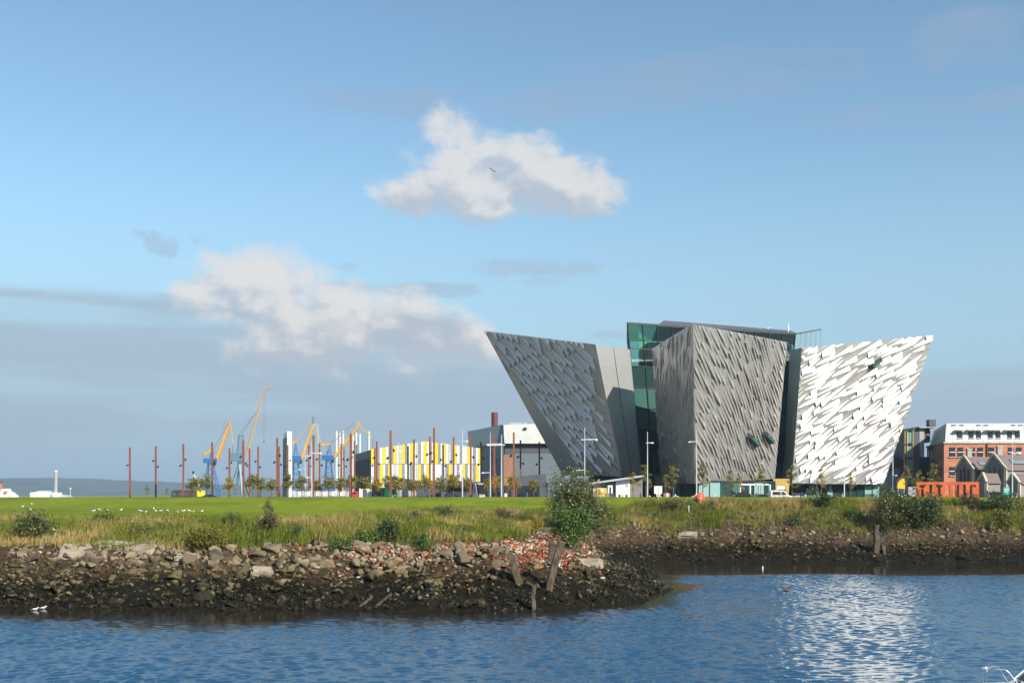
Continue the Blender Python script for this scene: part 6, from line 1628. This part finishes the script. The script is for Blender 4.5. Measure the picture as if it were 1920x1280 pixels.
sidepane(tx, [(-1.45, 1.12), (.85, 1.12), (.42, 1.6), (-1.2, 1.6)], 1.75)
b = MB(); b.box((.1, 0, 1.8), (.3, .5, .12)); b.build('roof_light', M_yellow, tx, LOCAL)
wheels(tx, (-1.25, 1.3), 1.75, .34); lights(tx, 2.03, -1.94, .75, 1.75)
for k, (px, c__, cn) in enumerate(((1432, (.03, .09, .11), 'dark teal'), (396, (.02, .03, .05), 'dark blue'), (1050, (.5, .5, .5), 'silver'))):
    Y_ = (196, 250, 226)[k]
    cr_ = thing('parked_car', (X(px, Y_), Y_, GZ0), cn + (' car half hidden left of the white van', ' car parked under the leftmost crane', ' car parked left of the white pavilion')[k], 'car', rz=R(5 * k))
    extr(cr_, 'body', [(-2, .3), (2, .3), (2.1, .6), (1.95, .85), (1.0, .95), (.4, 1.42), (-1.0, 1.45), (-1.6, 1.0), (-2.05, .92)], 1.7, mat(cn.replace(' ', '_') + '_car_paint', c__, rough=.25, var=.05), .07)
    sidepane(cr_, [(-1.3, .98), (.75, .98), (.3, 1.34), (-.9, 1.36)], 1.7); wheels(cr_, (-1.3, 1.3), 1.7, .32); lights(cr_, 2.05, -2.04, .7, 1.7)

# ================================================================== people on the plaza
def person(px, Y_, label, top, legs, hair, step=.18, rz=0.0, skin=(.45, .28, .2)):
    me = bpy.data.meshes.new('body')
    V = [(0, 0, .95), (0, 0, 1.2), (0, 0, 1.42), (0, 0, 1.52), (0, .02, 1.64), (0, .01, 1.74),
         (-.2, 0, 1.40), (-.27, .03, 1.12), (-.25, -.08, .88), (.2, 0, 1.40), (.27, -.03, 1.12), (.25, .1, .88),
         (-.1, 0, .9), (-.11, -step * .6, .5), (-.11, -step, .08), (-.11, -step - .16, .04), (.1, 0, .9), (.11, step * .3, .5), (.11, step, .1), (.11, step - .16, .05)]
    E = [(0, 1), (1, 2), (2, 3), (3, 4), (4, 5), (2, 6), (6, 7), (7, 8), (2, 9), (9, 10), (10, 11), (0, 12), (12, 13), (13, 14), (14, 15), (0, 16), (16, 17), (17, 18), (18, 19)]
    rad = [.15, .15, .16, .055, .095, .085, .07, .05, .04, .07, .05, .04, .1, .075, .05, .04, .1, .075, .05, .04]
    me.from_pydata(V, E, []); o = bpy.data.objects.new('body', me); col.objects.link(o)
    md = o.modifiers.new('skin', 'SKIN'); o.modifiers.new('sub', 'SUBSURF').levels = 1
    for k, r_ in enumerate(rad): me.skin_vertices[0].data[k].radius = (r_, r_ * .8)
    me.skin_vertices[0].data[0].use_root = True
    dg = bpy.context.evaluated_depsgraph_get(); m2 = bpy.data.meshes.new_from_object(o.evaluated_get(dg)); bpy.data.objects.remove(o)
    m2.materials.clear()
    for c__, nm in ((skin, 'skin'), (top, 'top'), (legs, 'trousers'), (hair, 'hair')):
        m2.materials.append(mat('%s_%.2f_%.2f_%.2f' % (nm, *c__), c__, rough=.8, var=.05))
    for f in m2.polygons:
        z_ = f.center.z; f.material_index = 3 if (z_ > 1.70 or (z_ > 1.6 and f.center.y > .04)) else 0 if z_ > 1.5 or (z_ < .93 and abs(f.center.x) > .2) else 1 if z_ > .92 else 2
        f.use_smooth = True
    t = tag(link('person', m2), label, 'person', 'people on the plaza'); t.location = (X(px, Y_), Y_, GZ0); t.rotation_euler = (0, 0, rz)
person(1201, 200, 'person in dark clothes walking by the grey boarded wall', (.03, .03, .04), (.02, .02, .03), (.05, .03, .02), .2, 1.4)
person(1251, 188, 'person in a pale top standing by the wooden seats', (.6, .55, .5), (.08, .09, .14), (.08, .05, .03), .1, .3)
person(1418, 200, 'person in a brown coat near the glass doors', (.28, .15, .07), (.03, .03, .04), (.06, .04, .02), .16, -.6)
person(1580, 202, 'person in a pink top before the right hull', (.6, .3, .32), (.05, .06, .1), (.1, .06, .03), .16, .9)
person(948, 202, 'person in a white jacket beside the pair of lamp posts', (.75, .74, .72), (.1, .1, .12), (.1, .07, .04), .14, .2)
person(988, 202, 'person in a bright blue jacket before the black pavilion', (.05, .22, .55), (.04, .05, .08), (.06, .04, .02), .18, -1.2)

# ================================================================== gulls and water birds
M_gw = mat('gull_white', (.78, .78, .76), rough=.7, var=.03); M_gg = mat('gull_grey', (.30, .32, .35), rough=.7, var=.08); M_gb = mat('gull_bill', (.65, .38, .03), rough=.5)
M_duck = mat('duck_brown', (.10, .065, .04), rough=.7, var=.3, scale=9)
def bird_mesh(fly=False, duck=False):
    b = MB()
    st = [(-.26, .20, .015), (-.2, .20, .045), (-.08, .20, .085), (.04, .205, .095), (.13, .24, .07), (.17, .29, .045), (.19, .335, .047), (.225, .345, .042), (.255, .34, .02)]
    n_ = 10; rings = [[(x, r_ * math.cos(2 * math.pi * k / n_) * .95, z + r_ * math.sin(2 * math.pi * k / n_)) for k in range(n_)] for x, z, r_ in st]
    for a_, c_ in zip(rings[:-1], rings[1:]): b.poly(a_ + c_, [(k, (k + 1) % n_, n_ + (k + 1) % n_, n_ + k) for k in range(n_)])
    b.cur = 2; b.loft([(.25, -.014, .33), (.25, .014, .33), (.25, .014, .35), (.25, -.014, .35)], [(.31, -.004, .322), (.31, .004, .322), (.31, .004, .33), (.31, -.004, .33)])
    b.cur = 1
    for s_ in (-1, 1):
        if fly:
            pts = [(.08, s_ * .06, .24), (.12, s_ * .32, .36), (.02, s_ * .72, .30), (-.06, s_ * .68, .29), (-.04, s_ * .3, .34), (-.1, s_ * .07, .23)]
        else:
            pts = [(.1, s_ * .085, .25), (.0, s_ * .108, .25), (-.2, s_ * .075, .225), (-.36, s_ * .02, .20), (-.2, s_ * .085, .17), (.02, s_ * .108, .165), (.1, s_ * .09, .19)]
        b.loft(pts, [(x, y + s_ * .012, z + .008) for x, y, z in pts])
    if not fly and not duck:
        b.cur = 2
        for s_ in (-1, 1): b.tube((0, s_ * .035, .13), (.01, s_ * .035, 0), .009, None, 5); b.bar((.01, s_ * .035, .006), (.07, s_ * .035, .006), .02)
    o = b.build('gull', [M_duck, M_duck, M_gb] if duck else [M_gw, M_gg, M_gb], None, LOCAL, smooth=True); me = o.data; bpy.data.objects.remove(o)
    return me
G_stand, G_fly, G_duck = bird_mesh(), bird_mesh(True), bird_mesh(False, True)
gl = [(42, 950.5), (60, 945.5), (58, 956.5), (175, 959), (187, 957), (201.5, 957.5), (227, 957), (264, 959), (273, 961), (288, 955), (293, 959), (301, 959), (315, 959), (333, 961), (344, 959), (355.5, 959), (362.5, 960), (379, 960)]
gl.sort()
for k, (px, py) in enumerate(gl):
    g0 = ground_at(px, py + 1.5); o = link('gull', G_stand); o.location = g0 + Vector((0, 0, -.01)); o.rotation_euler = (0, 0, (k * 2.3) % 6.28); o.scale = (.8, .8, .8)
    tag(o, 'white gull standing on the lawn at left, %s from the left' % ORD[k], 'gull', 'gulls on the lawn')
for (px, py, lab) in ((66, 1143.5, 'white gull floating by the left shore, nearer the camera'), (81, 1141, 'white gull at the left water edge, right of the floating one')):
    Y_ = CZ * F / (py - HOR); o = link('gull', G_stand); o.location = (X(px, Y_), Y_, -.1); o.scale = (.8, .8, .8); o.rotation_euler = (0, 0, .3); tag(o, lab, 'gull', 'gulls on the water')
o = link('gull', G_fly); o.location = W(923, 322, 165); o.rotation_euler = (.35, .1, 2.4); tag(o, 'gull flying high in front of the upper cloud', 'gull')
for (px, py, lab) in ((1436, 1081.5, 'brown duck on the water near the calm band'), (1476, 1108, 'brown duck on the open blue water')):
    Y_ = CZ * F / (py - HOR); o = link('duck', G_duck); o.location = (X(px, Y_), Y_, -.12); o.scale = (1.1, 1.1, 1.0); o.rotation_euler = (0, 0, .2); tag(o, lab, 'duck', 'ducks on the water')
Y_ = CZ * F / (1066 - HOR); t = thing('marker_buoy', (X(1430, Y_), Y_, 0), 'slim white marker buoy in the calm water', 'buoy')
b = MB(); b.tube((X(1430, Y_), Y_, -.2), (X(1430, Y_), Y_, .22), .08, .06, 10); b.build('float', M_white, t)
b = MB(); b.tube((X(1430, Y_), Y_, .22), (X(1430, Y_), Y_, .3), .04, .03, 8); b.build('tip', M_lamp, t)

# ================================================================== moored motor boat in the lower right corner
Yk = 39.0
bt_ = thing('motor_boat', (18.5, Yk, 0), 'white motor boat with a steel bow rail and raked windscreen, mostly out of frame', 'boat')
M_gel = mat('white_gelcoat', (.78, .76, .70), rough=.25, var=.04)
b = MB(); secs = [(15.75, .05, .62), (16.2, .55, .60), (17.2, .95, .56), (19.0, 1.15, .52), (22.5, 1.1, .5)]
rings = [[(x, Yk - hw, zd), (x, Yk - hw * .85, -.1), (x, Yk, -.3), (x, Yk + hw * .85, -.1), (x, Yk + hw, zd), (x, Yk, zd + .06)] for x, hw, zd in secs]
for a_, c_ in zip(rings[:-1], rings[1:]): b.poly(a_ + c_, [(k, (k + 1) % 6, 6 + (k + 1) % 6, 6 + k) for k in range(6)])
b.poly(rings[0], [tuple(range(6))]); b.poly(rings[-1], [tuple(range(6))[::-1]]); b.build('hull', M_gel, bt_)
b = MB(); b.loft([(17.0, Yk - .6, .62), (21.5, Yk - .9, .58), (21.5, Yk + .9, .58), (17.0, Yk + .6, .62)], [(17.5, Yk - .5, .86), (21.4, Yk - .8, 1.2), (21.4, Yk + .8, 1.2), (17.5, Yk + .5, .86)]); b.build('cabin', M_gel, bt_)
b = MB(); b.loft([(17.25, Yk - .55, .74), (18.2, Yk - .62, 1.5), (18.2, Yk + .62, 1.5), (17.25, Yk + .55, .74)], [(17.3, Yk - .55, .74), (18.25, Yk - .62, 1.5), (18.25, Yk + .62, 1.5), (17.3, Yk + .55, .74)]); b.build('windscreen', M_vglass, bt_)
b = MB(); b.path([Vector((17.22, Yk - .57, .74)), Vector((18.17, Yk - .64, 1.52)), Vector((18.17, Yk + .64, 1.52)), Vector((17.22, Yk + .57, .74))], .035, 6); b.build('windscreen_frame', M_gel, bt_)
rl = [(15.95, .62), (15.95, 1.10), (16.0, 1.17), (16.08, 1.20), (16.45, 1.20), (16.55, 1.17), (16.62, 1.10), (16.95, .66)]
for s_ in (-1, 1):
    b = MB(); b.path([Vector((x, Yk + s_ * (.12 + .35 * (x - 15.9)), z)) for x, z in rl], .012, 6); b.build('bow_rail', mat('polished_steel', (.75, .75, .75), rough=.15, metal=.9), bt_)
b = MB(); b.tube((15.95, Yk, 1.17), (15.95, Yk, 1.2), .12); b.build('rail_fitting', M_lamp, bt_)
b = MB(); b.box((17.0, Yk - .2, .7), (.14, .14, .2)); b.build('cleat', M_black, bt_)

# ================================================================== haze: one closed box of pale air round everything
hz = MB(); hz.loft([(-9500, -500, -9), (9500, -500, -9), (9500, 9500, -9), (-9500, 9500, -9)], [(-9500, -500, 112), (9500, -500, 112), (9500, 9500, 112), (-9500, 9500, 112)])
hm_ = bpy.data.materials.new('pale_air'); hm_.use_nodes = True
hm_.node_tree.nodes.remove(hm_.node_tree.nodes['Principled BSDF'])
pv_ = hm_.node_tree.nodes.new('ShaderNodeVolumePrincipled')
pv_.inputs['Color'].default_value = (.62, .79, 1.0, 1); pv_.inputs['Density'].default_value = 0.00012; pv_.inputs['Anisotropy'].default_value = 0.2
hm_.node_tree.links.new(pv_.outputs[0], hm_.node_tree.nodes['Material Output'].inputs['Volume'])
tag(hz.build('haze', hm_), 'pale sea haze', kind='stuff')
scene.cycles.volume_bounces = 0

bt_.location.z -= .10; bt_.location.x += .12

# clipped hedges and parked cars behind the row of young trees
for k, (p0, p1, Y_) in enumerate(((476, 548, 243), (566, 655, 241), (742, 835, 236), (905, 965, 222))):
    t = thing('hedge', (X((p0 + p1) / 2, Y_), Y_, GZ0), 'low dark hedge behind the young trees, %s from the left' % ORD[k], 'hedge', 'hedges on the plaza')
    hw = (p1 - p0) / 2 / F * Y_
    lb = [(x_, 0, .55, .9, .5, .5) for x_ in np.arange(-hw, hw + .1, .8)]
    link('foliage', crown_mesh('foliage', lb, int(260 * len(lb)), .2, ML_dark, 70 + k, shell=.2), t)
    b = MB()
    for x_ in np.arange(-hw, hw + .1, 1.6): b.tube((x_, 0, -.1), (x_, 0, .8), .04, .02, 5)
    b.build('stems', M_bark, t, LOCAL)
